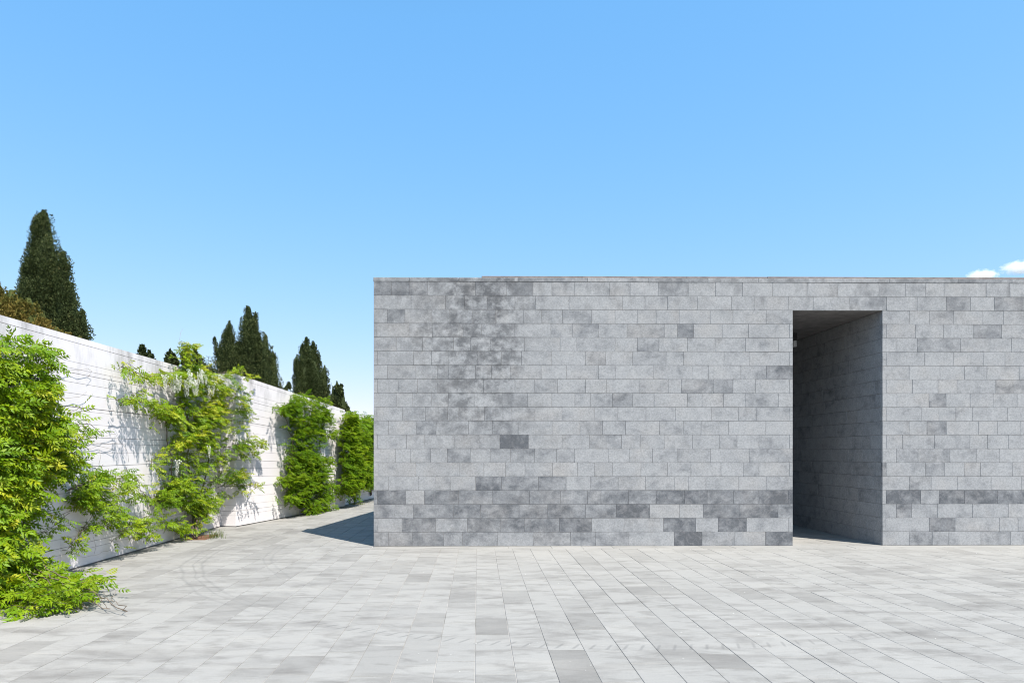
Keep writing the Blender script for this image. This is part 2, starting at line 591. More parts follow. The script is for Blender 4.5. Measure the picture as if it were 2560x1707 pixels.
def mat_cloud():
    m, nt, out = new_mat("cloud_vapour")
    k = NT(nt)
    tc = k.n("ShaderNodeTexCoord").outputs["Object"]
    x, y, z = k.sep(tc)
    ln = k.n("ShaderNodeVectorMath", operation='LENGTH')
    k.l(k.mapping(tc, (1, 1, 1)), ln.inputs[0])
    fall = k.math('SUBTRACT', 1.0, ln.outputs["Value"])
    nz = k.noise(k.mapping(tc, (2.2, 2.2, 1.4)), 1.4, 7, 0.62, 0.3)
    d = k.math('ADD', k.math('MULTIPLY', fall, 1.0), k.math('MULTIPLY', k.math('SUBTRACT', nz, 0.56), 1.9))
    dens = k.math('MULTIPLY', k.math('MAXIMUM', d, 0.0), 0.10)
    v = k.n("ShaderNodeVolumePrincipled")
    v.inputs["Color"].default_value = (1, 1, 1, 1)
    v.inputs["Anisotropy"].default_value = 0.0
    k.l(dens, v.inputs["Density"])
    k.l(v.outputs[0], out.inputs["Volume"])
    return m


M_CLOUD = mat_cloud()

# ------------------------------------------------------------------ key positions
CORNER = ground_at(934, 1365)             # front left corner of the stone building
D = CORNER[1]                             # its front plane, y = D
FRONT_N = np.array([0, -1.0, 0])
XL = CORNER[0]


def wall_x(px, py=1130):
    return plane_at(px, py, (0, D, 0), FRONT_N)[0]


XD0, XD1 = wall_x(1982), wall_x(2206)     # doorway
XR = 16.5
ROW = 0.237
NROW = 19
H_STONE = ROW * NROW
H_TOP = H_STONE + 0.07
H_DOOR = ROW * 17
BDEPTH = 7.0
YB = D + BDEPTH
SKEW = math.tan(R(8.5))                   # the left side runs back and to the right

# white wall, three stretches
W1X = np.mean([ground_at(151.4, 1431.8)[0], ground_at(280.8, 1394.5)[0], ground_at(400, 1360.8)[0]])
A2, B2 = ground_at(589, 1317), ground_at(862, 1266.0)
A3, B3 = B2 + np.array([-0.10, 0.05, 0]), ground_at(940, 1243.5)
B3e = A3 + (B3 - A3) / (B3[1] - A3[1]) * (36 - A3[1])
W1Y0, W1Y1 = 1.5, A2[1] + 0.02

# ------------------------------------------------------------------ ground
obj("ground", [(-4000, -4000, -0.05), (4000, -4000, -0.05), (4000, 4000, -0.05), (-4000, 4000, -0.05)], [(0, 1, 2, 3)], M_EARTH, kind="structure")

pave = obj("pavement", box(W1X - 0.2, 20.0, -3.0, 36.0, -0.045, -0.005), BOX_F, M_JOINT, kind="structure")
PITCH = 0.295
GAP = 0.0038
cand = []
BORDER = 0.33
i0 = int((W1X - 0.1) / PITCH) - 1
for i in range(i0, 66):
    x0 = -0.02 + i * PITCH
    x1 = x0 + PITCH - GAP
    y = -2.5 + rng.uniform(-0.6, 0)
    while y < 36:
        L = float(np.clip(rng.normal(0.62, 0.17), 0.33, 1.05))
        y0, y1 = y, y + L - GAP
        y += L
        if x0 > 17 and y0 > D + 3:
            continue
        spans = []
        in_door = x1 > XD0 and x0 < XD1
        if x0 > XL - 0.02 + max(0, (y0 - D)) * SKEW and not in_door:
            spans = [(y0, min(y1, D - BORDER - GAP))]
        elif x0 > XL - 0.05 and not in_door and y0 < D < y1:
            spans = [(y0, min(y1, D - BORDER - GAP))]
        elif in_door:
            if y0 < D - BORDER < y1:
                spans = [(y0, D - BORDER - GAP), (D + 0.003, y1)] if y1 > D + 0.05 else [(y0, D - BORDER - GAP)]
            elif D - BORDER <= y0 < D:
                spans = [(D + 0.003, y1)] if y1 > D + 0.05 else []
            else:
                spans = [(y0, y1)] if y0 < YB + 6 else []
        else:
            spans = [(y0, y1)]
        for a, b in spans:
            if b - a > 0.06:
                cand.append((x0, x1, a, b))
# border course along the foot of the wall
x = XL
while x < XR:
    L = rng.uniform(0.5, 0.95)
    cand.append((x, x + L - GAP, D - BORDER, D - 0.004))
    x += L


def seen_px(c):
    xm, ym = (c[0] + c[1]) / 2, (c[2] + c[3]) / 2
    if ym < 4.2 or (ym > D and xm > XL + 2.5 and ym > D + 3):
        return 0, False
    u = CX + FPX * (xm - ym * YAW) / (ym + xm * YAW)
    v = CY + FPX * EYE / ym
    ok = -60 < u < 2620 and v < 1740
    area = (c[1] - c[0]) * (c[3] - c[2]) * FPX * FPX * EYE / ym ** 3
    return area, ok


tones = np.clip(rng.beta(1.4, 2.6, len(cand)) * 0.85, 0, 1)
dark_p = rng.random(len(cand)) < 0.06
tones[dark_p] = rng.uniform(0.5, 0.85, dark_p.sum())
score = []
for i, c in enumerate(cand):
    a, ok = seen_px(c)
    score.append(a if ok else -1)
order = np.argsort(-np.array(score))
single = set(int(i) for i in order[:298])
rest, rest_t = [], []
for i, c in enumerate(cand):
    jz = rng.uniform(-0.0012, 0.0012)
    V = slab((c[0], c[2], jz), (1, 0, 0), (0, 1, 0), (0, 0, 1), c[1] - c[0], c[3] - c[2], 0.03, 0.0025, rng.uniform(-0.0006, 0.0006, 4))
    if i in single:
        obj("paver", V, SLAB_F, M_PAVER, pave, tone=float(tones[i]), center=True)
    else:
        rest.append((V, SLAB_F))
        rest_t += [float(tones[i])] * len(SLAB_F)
V, F = join(rest)
obj("paver_field", V, F, M_PAVER, pave, tone=rest_t, kind="stuff")

# ------------------------------------------------------------------ stone building
bld = empty("stone_building", (XL, D, 0), label="low grey basalt block building with coursed stone front and one tall dark doorway", category="building")

# core behind the cladding (mortar face 5 mm behind the stone faces)
g = 0.005
xb = XL + BDEPTH * SKEW
parts = [prism([(XL + g, D + g), (XD0 - g, D + g), (XD0 - g, YB), (xb + g, YB)], -0.03, H_STONE)]
parts.append(prism([(XD1 + g, D + g), (XR, D + g), (XR, YB), (XD1 + g, YB)], -0.03, H_STONE))
parts.append(prism([(XD0 - g + 0.001, D + g + 0.0015), (XD1 + g - 0.001, D + g + 0.0015), (XD1 + g - 0.001, YB - 0.002), (XD0 - g + 0.001, YB - 0.002)], H_DOOR + 0.03, H_STONE - 0.002))
V, F = join(parts)
obj("wall_core", V, F, M_MORTAR, bld)

# joints of every course, read along the wall (photo columns)
def px5(lst): return [900 + a / 3.92 for a in lst]
def px7(lst): return [1500 + a / 3.92 for a in lst]
def pxr(lst): return [2160 + a / 3.92 for a in lst]


J = {
 1: px5([308, 488, 662, 940, 1130, 1438, 1695, 1880, 2100]) + px7([95, 295, 570, 865, 1130, 1397, 1693, 2028]) + [2095] + pxr([147, 405, 605, 785, 1197, 1430]),
 2: px5([500, 838, 1025, 1245, 1518, 1718, 2048]) + px7([222, 440, 660, 953, 1290, 1510, 1845]) + [2032.9, 2124.7, 2216.5] + pxr([520, 808, 1043, 1278]),
 3: px5([265, 440, 705, 880, 1105, 1330, 1600, 1780, 1985, 2268]) + px7([147, 365, 550, 776, 1080, 1303, 1628]) + pxr([443, 640, 880, 1165, 1365]),
 4: px5([165, 480, 708, 1010, 1193, 1510, 1870, 2080, 2340]) + px7([265, 630, 760, 918, 1197, 1455, 1855]) + pxr([218, 503, 780, 1075, 1348]),
 5: px5([355, 612, 918, 1080, 1275, 1610, 1960, 2125]) + px7([147, 368, 578, 858, 1128, 1425, 1748]) + pxr([323, 522, 948, 1235, 1445]),
 6: px5([170, 525, 700, 863, 1148, 1385, 1583, 1880, 2207]) + px7([57, 320, 648, 820, 1215, 1462, 1855]) + pxr([218, 595, 880, 1168, 1382]),
 7: px5([270, 547, 755, 865, 1130, 1288, 1470, 1775, 2025, 2338]) + px7([155, 527, 902, 1062, 1380, 1628]) + pxr([443, 745, 985, 1205, 1520]),
 8: px5([170, 373, 563, 755, 960, 1210, 1518, 1712, 1935, 2210]) + px7([65, 383, 668, 797, 1110, 1303, 1525, 1855]) + pxr([218, 475, 725, 912, 1292]),
 9: px5([355, 517, 703, 865, 1118, 1393, 1640, 1880, 2105, 2260]) + px7([122, 320, 530, 855, 1000, 1210, 1423, 1748]) + pxr([323, 637, 805, 1040, 1265, 1500]),
 10: px5([165, 415, 640, 860, 968, 1220, 1488, 1715, 1980, 2300]) + px7([175, 450, 738, 1095, 1355, 1530, 1855]) + pxr([218, 567, 735, 900, 1062, 1408]),
 11: px5([280, 550, 745, 1063, 1295, 1550, 1890, 2155]) + px7([25, 250, 582, 820, 990, 1260, 1625]) + pxr([443, 617, 807, 1120, 1310, 1530]),
 12: px5([170, 455, 635, 922, 1167, 1370, 1650, 1980, 2250]) + px7([210, 393, 635, 905, 1173, 1343, 1558, 1855]) + pxr([218, 378, 692, 1038, 1212, 1415]),
 13: px5([347, 492, 690, 855, 1080, 1275, 1475, 1710, 1925, 2100]) + px7([80, 287, 515, 762, 1083, 1462, 1745]) + pxr([320, 530, 842, 1105, 1325]),
 14: px5([175, 548, 978, 1213, 1425, 1617, 1885, 2130, 2295]) + px7([125, 400, 663, 890, 1185, 1403, 1558, 1855]) + pxr([218, 603, 787, 982, 1143, 1455]),
 15: px5([280, 570, 743, 890, 1133, 1385, 1748, 2020, 2255]) + px7([178, 445, 733, 865, 1038, 1360, 1628]) + pxr([443, 658, 915, 1245]),
 16: px5([170, 450, 630, 967, 1300, 1660, 1965, 2230]) + px7([10, 280, 550, 830, 1050, 1310, 1558, 1845]) + pxr([218, 555, 735, 987, 1310]),
 17: px5([342, 520, 918, 1180, 1558, 1838, 2210]) + px7([160, 485, 780, 1012, 1363, 1745]) + pxr([318, 467, 720, 1063, 1415]),
 18: px5([175, 410, 740, 1052, 1380, 1610, 1955, 2272]) + px7([235, 622, 937, 1157, 1435, 1850]) + pxr([215, 640, 893, 1328, 1510]),
 19: px5([280, 512, 820, 1005, 1350, 1703, 2062, 2310]) + px7([283, 727, 1000, 1322, 1622]) + pxr([443, 670, 832, 1145, 1437]),
}
DARK = [(15, 1189, 1415, .72), (16, 943, 1015, .75), (16, 1060, 1640, .68), (16, 1640, 1975, .85), (16, 2215, 2302, .8), (16, 2347, 2600, .85),
        (17, 934, 1033, .5), (17, 1033, 1541, .68), (17, 1541, 1624, .9), (17, 1758, 1946, .8), (17, 2241, 2300, .7),
        (18, 1004, 1089, .72), (18, 1168, 1480, .74), (18, 1659, 1739, .85), (18, 1795, 1866, .85), (18, 2322, 2388, .75),
        (19, 934, 1180, .55), (19, 1180, 1500, .5), (19, 1685, 1756, 1.0), (19, 1914, 1984, .92), (19, 2270, 2331, .5), (19, 2452, 2527, .65),
        (12, 1249, 1321, .92), (1, 934, 1025, .62), (1, 1025, 1069, .55), (1, 1189, 1267, .55), (1, 1267, 1333, .5), (4, 1693, 1735, .62),
        (11, 2317, 2366, .62), (4, 2434, 2504, .55), (7, 1915, 1984, .6), (5, 2293, 2402, .5), (9, 2322, 2366, .6), (6, 1500, 1515, .6),
        (8, 1703, 1784, .5), (8, 1783, 1833, .5), (11, 1040, 1090, .5), (9, 1530, 1582, .5), (2, 2366, 2427, .5), (2, 2486, 2600, .5)]

stones, corners = [], []
jg = 0.004
for r in range(1, NROW + 1):
    z0 = H_STONE - r * ROW + jg / 2
    lv = ROW - jg
    js = sorted(wall_x(p) for p in J[r])
    ext = js[-1]
    while ext < XR - 0.35:
        ext += rng.uniform(0.36, 0.7)
        if ext < XR - 0.15:
            js.append(ext)
    bounds = [XL] + js + [XR]
    segs = []
    for a, b in zip(bounds[:-1], bounds[1:]):
        if r <= 2 or b <= XD0 + 0.02 or a >= XD1 - 0.02:
            segs.append((a, b))
        else:
            if a < XD0 - 0.02:
                segs.append((a, XD0))
            if b > XD1 + 0.02:
                segs.append((XD1, b))
    for a, b in segs:
        if b - a < 0.02:
            continue
        pm = (a + b) / 2
        t = float(np.clip(0.03 + rng.beta(1.8, 4.2) * 0.6 + (0.06 if r > 12 else 0), 0, 0.6))
        for rr_, p0, p1, tt in DARK:
            if rr_ == r and wall_x(p0) - 0.01 <= pm <= wall_x(p1) + 0.01:
                t = min(1, tt + rng.uniform(-0.07, 0.07))
        jy = rng.uniform(-0.0012, 0.0012)
        V = slab((a + jg / 2, D + jy, z0), (1, 0, 0), (0, 0, 1), (0, -1, 0), b - a - jg, lv, 0.045, 0.0022, rng.uniform(-0.0008, 0.0008, 4))
        (corners if b - a < 0.085 else stones).append((V, t, b - a, pm))
for V, t, w, pm in corners:
    obj("corner_stone", V, SLAB_F, M_STONE, bld, tone=t, center=True)
vis = wall_x(2560)
rank = sorted(range(len(stones)), key=lambda i: -(stones[i][2] if stones[i][3] < vis else 0))
keep = set(rank[:299])
rest, rt = [], []
for i, (V, t, w, pm) in enumerate(stones):
    if i in keep:
        obj("stone", V, SLAB_F, M_STONE, bld, tone=t, center=True)
    else:
        rest.append((V, SLAB_F))
        rt += [t] * len(SLAB_F)


def coursed(o, u, n, length, rows, thick=0.045, zoff=0.0):
    """random coursed slabs on a vertical face -> list of (V, tone, start)"""
    res = []
    for r in range(rows):
        z0 = zoff + r * ROW + jg / 2
        s = 0.0
        first = True
        while s < length - 0.02:
            L = rng.uniform(0.30, 0.72) if not first else rng.choice([0.06, 0.36, 0.5])
            first = False
            L = min(L, length - s)
            if length - s - L < 0.12:
                L = length - s
            t = float(np.clip(0.12 + rng.beta(2, 3.0) * 0.4, 0, 0.9))
            p = np.asarray(o, dtype=float) + np.asarray(u) * (s + jg / 2) + np.array([0, 0, z0]) + np.asarray(n) * rng.uniform(-0.001, 0.001)
            res.append((slab(p, u, (0, 0, 1), n, L - jg, ROW - jg, thick, 0.0022), t, s))
            s += L
    return res


# passage right wall (seen through the doorway), left wall, and the skewed left side of the building
for V, t, s in coursed((XD1, YB - 0.31, 0), (0, -1, 0), (-1, 0, 0), BDEPTH - 0.31 - 0.05, 17):
    if s > BDEPTH - 0.31 - 4.4:
        obj("passage_stone", V, SLAB_F, M_STONE, bld, tone=t, center=True)
    else:
        rest.append((V, SLAB_F))
        rt += [t] * len(SLAB_F)
for V, t, s in coursed((XD0, D + 0.05, 0), (0, 1, 0), (1, 0, 0), BDEPTH - 0.36, 17):
    rest.append((V, SLAB_F))
    rt += [t] * len(SLAB_F)
su = np.array([SKEW, 1.0, 0]) / math.hypot(SKEW, 1)
sn = np.array([-su[1], su[0], 0])
for V, t, s in coursed(np.array([xb, YB, 0]), -su, sn, BDEPTH * math.hypot(SKEW, 1) - 0.05, 19):
    rest.append((V, SLAB_F))
    rt += [t] * len(SLAB_F)
V, F = join(rest)
obj("stone_courses", V, F, M_STONE, bld, tone=rt, kind="stuff")

# coping stones
x = XL - 0.004
cjs = [wall_x(p) for p in (1024, 1147, 1295, 1469, 1620, 1770, 1896, 2060, 2224, 2395, 2530)] + [10.4, 11.7, 12.8, 14.1, 15.2, XR]
for xe in cjs:
    z = rng.uniform(-0.0008, 0.0008)
    V = slab((x, D - 0.004 + z, H_STONE + 0.002), (1, 0, 0), (0, 0, 1), (0, -1, 0), xe - x - 0.003, 0.068, 0.5, 0.004)
    obj("coping_stone", V, SLAB_F, M_STONE, bld, tone=float(rng.uniform(0.15, 0.5)), center=True)
    x = xe
# roof deck behind the coping and the raised roof edge set back from it
V, F = prism([(XL + 0.5 * SKEW + 0.02, D + 0.5), (XR, D + 0.5), (XR, YB), (xb, YB)], H_STONE - 0.001, H_STONE + 0.03)
obj("roof", V, F, M_CORE, bld)
RD = D + 2.6
pl = depth_at(1204, 689.5, RD)
rx0, rz = pl[0], pl[2]
x = rx0
ends = [rx0 + d_ for d_ in (2.1, 4.3, 6.0, 8.1, 9.9, 12.0, 14.2, 16.2)]
for xe in ends:
    V = slab((x, RD, H_STONE + 0.031), (1, 0, 0), (0, 0, 1), (0, -1, 0), xe - x - 0.006, rz - H_STONE - 0.031 + rng.uniform(-0.003, 0.003), 0.35, 0.004)
    obj("roof_edge_panel", V, SLAB_F, M_ROOF, bld, center=True)
    x = xe
# passage ceiling panels
y = D + 0.05
while y < YB - 0.35:
    w = rng.uniform(0.42, 0.60)
    w = min(w, YB - 0.32 - y)
    V = slab((XD0 + 0.002, y + w - 0.004, H_DOOR + rng.uniform(0, 0.004)), (1, 0, 0), (0, -1, 0), (0, 0, -1), XD1 - XD0 - 0.004, w - 0.008, 0.028, 0.003)
    obj("ceiling_panel", V, SLAB_F, M_CEIL, bld, center=True)
    y += w
V = slab((XD0 + 0.0, D + 0.003, H_DOOR + 0.001), (1, 0, 0), (0, 1, 0), (0, 0, -1), XD1 - XD0, 0.044, 0.02, 0.002)
obj("lintel_soffit", V, SLAB_F, M_STONE, bld, tone=0.4, center=True)
# dark box with a pale box below it, off the left passage wall
LY = D + 2.2
lt = depth_at(1993, 815, LY)
lb = depth_at(1984, 851, LY)
lc = depth_at(1984, 866, LY)
dark_box = obj("dark_wall_box", box(XD0 - 0.001, lt[0], LY, LY + 0.10, lb[2], lt[2]), BOX_F, M_METAL, bld)
obj("pale_box", box(lt[0] - 0.07, lt[0] - 0.006, LY + 0.01, LY + 0.09, lc[2], lb[2] - 0.002), BOX_F, M_PALE_BOX, dark_box)

# ------------------------------------------------------------------ white concrete wall
BANDS = [0.02, 0.24, 0.33, 0.45, 0.62, 0.85, 1.05, 1.23, 1.40, 1.59, 1.72, 1.81, 1.99, 2.17, 2.22, 2.40, 2.55, 2.68, 2.74, 2.83, 3.10, 3.185]


def white_wall(label, pa, pb, ha, hb, thick, vjoints=(), face_start=False):
    """pa->pb along the wall foot as seen from the court; face normal on the court side"""
    pa, pb = np.array(pa[:2]), np.array(pb[:2])
    L = np.linalg.norm(pb - pa)
    u = (pb - pa) / L
    n = np.array([u[1], -u[0]])
    t = empty("boundary_wall", (pa[0], pa[1], 0), label=label, category="wall", group="stretches of white concrete wall")
    core = [pa - n * 0.012, pb - n * 0.012, pb - n * (thick - 0.01), pa - n * (thick - 0.01)]
    e = 0.004
    core = [core[0] + u * e, core[1] - u * e, core[2] - u * e, core[3] + u * e]
    V, F = prism([tuple(c) for c in core][::-1], -0.04, [hb - 0.02 if i in (1, 2) else ha - 0.02 for i in (3, 2, 1, 0)])
    obj("wall_core", V, F, M_CORE, t)
    cuts = [0.0] + list(vjoints) + [L]
    for k, (z0, z1) in enumerate(zip(BANDS[:-1], BANDS[1:])):
        gp = [0.004, 0.007, 0.0045, 0.010, 0.0035, 0.006][(k * 5 + k // 3) % 6]
        if k == len(BANDS) - 2:
            gp = 0.004
        sh = rng.uniform(-0.001, 0.001)
        for a, b in zip(cuts[:-1], cuts[1:]):
            def pt(s, off):
                return pa + u * s + n * off
            fa, fb = (ha + (hb - ha) * a / L) / 3.185, (ha + (hb - ha) * b / L) / 3.185
            ga = 0.0015
            c = [pt(a + (ga if a > 0 else 0), sh), pt(b - (ga if b < L else 0), sh), pt(b - (ga if b < L else 0), -thick), pt(a + (ga if a > 0 else 0), -thick)]
            if z1 == 3.185:
                pass
            V, F = prism([tuple(q) for q in c][::-1], [z0 * fa, z0 * fb, z0 * fb, z0 * fa], [z1 * fa - gp, z1 * fb - gp, z1 * fb - gp, z1 * fa - gp])
            # prism was given reversed corners: heights must follow that order
            V[:, 2] = [z0 * fa, z0 * fb, z0 * fb, z0 * fa, z1 * fa - gp, z1 * fb - gp, z1 * fb - gp, z1 * fa - gp]
            V[[0, 3, 4, 7], 2] = [z0 * fa, z0 * fa, z1 * fa - gp, z1 * fa - gp]
            for i_ in range(8):
                s_ = np.dot(V[i_, :2] - pa, u) / L
                f_ = (ha + (hb - ha) * s_) / 3.185
                V[i_, 2] = z0 * f_ if i_ < 4 else z1 * f_ - gp
            obj("concrete_band", V, F, M_WHITE, t, tone=float(rng.uniform(0, 0.8)), center=True)
    return t


white_wall("long white board-marked concrete wall stretch nearest the camera, left of the paving", (W1X, W1Y0), (W1X, W1Y1), 3.19, 3.19, 0.4, [4.9, 7.6, 10.4])
H2a = plane_at(589, 933.5, A2, FRONT_N)[2]
u2 = (B2 - A2)[:2] / np.linalg.norm((B2 - A2)[:2])
n2 = np.array([u2[1], -u2[0], 0])
H2b = plane_at(861, 1024, B2, FRONT_N)[2]
white_wall("white concrete wall stretch standing proud behind the dense dark green climber", A2, B2, H2a, H2b, 0.55, [2.4])
white_wall("far white concrete wall stretch mostly hidden by leafy climbers at the building corner", A3, B3e, H2b - 0.03, H2b - 0.02, 0.4, [4.0, 9.0])

# ------------------------------------------------------------------ leaves
def leaflet(base, d, up, L, W):
    side = np.cross(up, d)
    side /= np.linalg.norm(side) + 1e-9
    m = base + d * L * 0.5 - up * L * 0.10
    t = base + d * L - up * L * 0.16
    l = base + d * L * 0.42 + side * W * 0.5 + up * L * 0.02
    r = base + d * L * 0.42 - side * W * 0.5 + up * L * 0.02
    return [base, m, t, l, r], [(0, 1, 3), (1, 2, 3), (0, 4, 1), (1, 4, 2)]


def pinnate(L=0.24, pairs=6, ll=0.06, lw=0.023, droop=0.5, seed=0):
    g = np.random.default_rng(seed)
    V, F = [], []

    def ax(s):
        return np.array([s * L * math.cos(droop * s * 0.5), 0, -droop * 0.5 * L * s * s])
    # rachis strip
    for s0, s1 in ((0, 0.5), (0.5, 1.0)):
        a, b = ax(s0), ax(s1)
        k = len(V)
        V += [a + [0, 0.0018, 0], a - [0, 0.0018, 0], b - [0, 0.0012, 0], b + [0, 0.0012, 0]]
        F += [(k, k + 1, k + 2), (k, k + 2, k + 3)]
    for i in range(pairs):
        s = 0.22 + 0.72 * i / (pairs - 1)
        p = ax(s)
        f = 0.75 + 0.35 * math.sin(math.pi * (i + 0.8) / (pairs + 0.6))
        for sg in (-1, 1):
            an = sg * (R(58) + g.normal(0, 0.12))
            d = np.array([math.cos(an), math.sin(an), -0.28 + g.normal(0, 0.14) - 0.3 * s * droop])
            d /= np.linalg.norm(d)
            up = np.array([0.0, sg * 0.15 + g.normal(0, 0.2), 1.0])
            v, f_ = leaflet(p, d, up / np.linalg.norm(up), ll * f * g.uniform(0.88, 1.1), lw * f)
            k = len(V)
            V += v
            F += [tuple(i_ + k for i_ in q) for q in f_]
    d = ax(1) - ax(0.85)
    d /= np.linalg.norm(d)
    v, f_ = leaflet(ax(1.0), d, np.array([0, 0, 1.0]), ll, lw)
    k = len(V)
    V += v
    F += [tuple(i_ + k for i_ in q) for q in f_]
    return np.array(V), np.array(F)


LEAF = [pinnate(0.20, 4, 0.074, 0.034, 0.3, 1), pinnate(0.17, 4, 0.066, 0.031, 0.6, 2), pinnate(0.23, 5, 0.074, 0.033, 0.4, 3), pinnate(0.14, 3, 0.064, 0.030, 0.8, 4)]


class Leaves:
    def __init__(self):
        self.p, self.x, self.z, self.s, self.t = [], [], [], [], []

    def add(self, p, x, z, s, t):
        self.p.append(p); self.x.append(x); self.z.append(z); self.s.append(s); self.t.append(t)

    def tidy(self):
        for i, p in enumerate(self.p):
            self.p[i] = clear(p, 0.02)

    def frames(self):
        X = np.array(self.x); X /= np.linalg.norm(X, axis=1)[:, None]
        Z = np.array(self.z)
        Y = np.cross(Z, X); Y /= np.linalg.norm(Y, axis=1)[:, None] + 1e-9
        Z = np.cross(X, Y)
        return np.stack([X, Y, Z], axis=2)

    def build(self, templates, seed=0):
        g = np.random.default_rng(seed)
        Rm = self.frames()
        P, Sc, T = np.array(self.p), np.array(self.s), np.array(self.t)
        which = g.integers(0, len(templates), len(P))
        VV, FF, TT, k = [], [], [], 0
        for w, (lv, lf) in enumerate(templates):
            ix = np.nonzero(which == w)[0]
            if not len(ix):
                continue
            v = np.einsum('nij,vj->nvi', Rm[ix], lv) * Sc[ix, None, None] + P[ix, None, :]
            f = lf[None] + (np.arange(len(ix)) * len(lv))[:, None, None] + k
            VV.append(v.reshape(-1, 3)); FF.append(f.reshape(-1, 3))
            TT.append(np.repeat(T[ix], len(lf)))
            k += len(ix) * len(lv)
        return np.vstack(VV), np.vstack(FF), np.concatenate(TT)


UP = np.array([0, 0, 1.0])


def shoot(lv, p0, d0, n_out, length, nleaf, scale, tone, g, droop=1.0, stems=None):
    """an arching shoot with alternating leaves"""
    p = np.array(p0, dtype=float)
    d = np.array(d0, dtype=float)
    d /= np.linalg.norm(d)
    step = length / nleaf
    pts = [p.copy()]
    for i in range(nleaf):
        d = d + np.array([0, 0, -0.10 * droop]) + g.normal(0, 0.08, 3)
        d /= np.linalg.norm(d)
        p = p + d * step
        pts.append(p.copy())
        side = np.cross(UP, d)
        side /= np.linalg.norm(side) + 1e-9
        sg = 1 if i % 2 else -1
        x = d * 0.55 + side * sg * g.uniform(0.4, 1.0) + n_out * g.uniform(0.0, 0.5) + np.array([0, 0, g.uniform(-0.45, 0.35)])
        z = SUN * 0.7 + UP * 0.15 + n_out * 0.35 + g.normal(0, 0.45, 3)
        grow = 1.0 - 0.35 * i / nleaf
        lv.add(p, x, z, scale * grow * g.uniform(0.8, 1.15), float(np.clip(tone + 0.22 * i / nleaf + g.normal(0, 0.13), 0, 1)))
    if stems is not None:
        stems.append(tube(pts, np.linspace(0.004, 0.0015, len(pts)), 3))


def in_poly(x, y, poly):
    c = False
    j = len(poly) - 1
    for i in range(len(poly)):
        xi, yi = poly[i]; xj, yj = poly[j]
        if (yi > y) != (yj > y) and x < (xj - xi) * (y - yi) / (yj - yi) + xi:
            c = not c
        j = i
    return c


def conv(pts, sc, ox, oy):
    return [(ox + a / sc, oy + b / sc) for a, b in pts]


class Face:
    """a vertical wall face with its outward normal"""
    def __init__(self, p0, u):
        self.p0 = np.array([p0[0], p0[1], 0.0])
        self.u = np.array([u[0], u[1], 0.0])
        self.n = np.array([u[1], -u[0], 0.0])

    def at(self, px, py, off):
        return plane_at(px, py, self.p0 + self.n * off, self.n)

    def uv(self, P):
        return np.dot(P - self.p0, self.u), P[2]

    def pt(self, s, z, off):
        return self.p0 + self.u * s + self.n * off + np.array([0, 0, z])


F1 = Face((W1X, W1Y0), (0, 1))
F2 = Face(A2, u2)
u3 = (B3 - A3)[:2] / np.linalg.norm((B3 - A3)[:2])
F3 = Face(A3, u3)


def wall_off(p):
    """(distance in front of the white wall, its normal) at a point"""
    if p[1] > A3[1] + 0.05:
        f = F3
    elif p[1] > A2[1] - 0.02:
        f = F2
    else:
        f = F1
    return float(np.dot(p - f.p0, f.n)), f.n


def hit(px, py, off):
    """point off metres in front of whichever stretch of the white wall stands there"""
    best = None
    for f, y0, y1 in ((F1, -50, A2[1]), (F2, A2[1], A3[1]), (F3, A3[1], 60)):
        p = f.at(px, py, off)
        if y0 - 0.3 <= p[1] <= y1 + 0.3 and (best is None or p[1] < best[1]):
            best = p
    return best if best is not None else F1.at(px, py, off)


def clear(p, mn=0.025):
    d, n = wall_off(p)
    return p + n * (mn - d) if d < mn else p


def fill(lv, face, poly, off, thick, count, scale, tone, g, nl=(4, 7), length=(0.22, 0.5), out=0.8, droop=1.0, stems=None, zmin=0.05, clump=0.78, per=10):
    """shoots in uneven clumps over an area of the wall"""
    x0, x1 = min(p[0] for p in poly), max(p[0] for p in poly)
    y0, y1 = min(p[1] for p in poly), max(p[1] for p in poly)

    def pick():
        while True:
            a = g.uniform(x0, x1), g.uniform(y0, y1)
            if in_poly(a[0], a[1], poly):
                return a
    centres = [pick() for _ in range(max(3, int(count / per)))]
    tn = [g.normal(0, 0.13) for _ in centres]
    done = 0
    while done < count:
        if clump > 0 and g.random() < clump:
            ci = int(g.integers(0, len(centres)))
            k = FPX / hit(*centres[ci], off)[1]
            a = centres[ci][0] + g.normal(0, 0.10 * k), centres[ci][1] + g.normal(0, 0.07 * k)
            if not in_poly(a[0], a[1], poly) and g.random() < 0.85:
                continue
            tt, lift = tone + tn[ci] + g.normal(0, 0.06), 0.06
        else:
            a = pick()
            tt, lift = tone + g.normal(0, 0.10), 0.0
        c = hit(a[0], a[1], off * g.uniform(0.3, 1.15) + lift)
        d = face.n * out * g.uniform(0.2, 1.0) + face.u * g.normal(0, 0.6) + UP * g.uniform(-0.35, 0.6)
        L = g.uniform(*length)
        p = clear(c - d * L * 0.5 / np.linalg.norm(d))
        p[2] = max(p[2], zmin)
        shoot(lv, p, d, face.n, L, int(g.integers(*nl)), scale, tt, g, droop, stems)
        done += 1


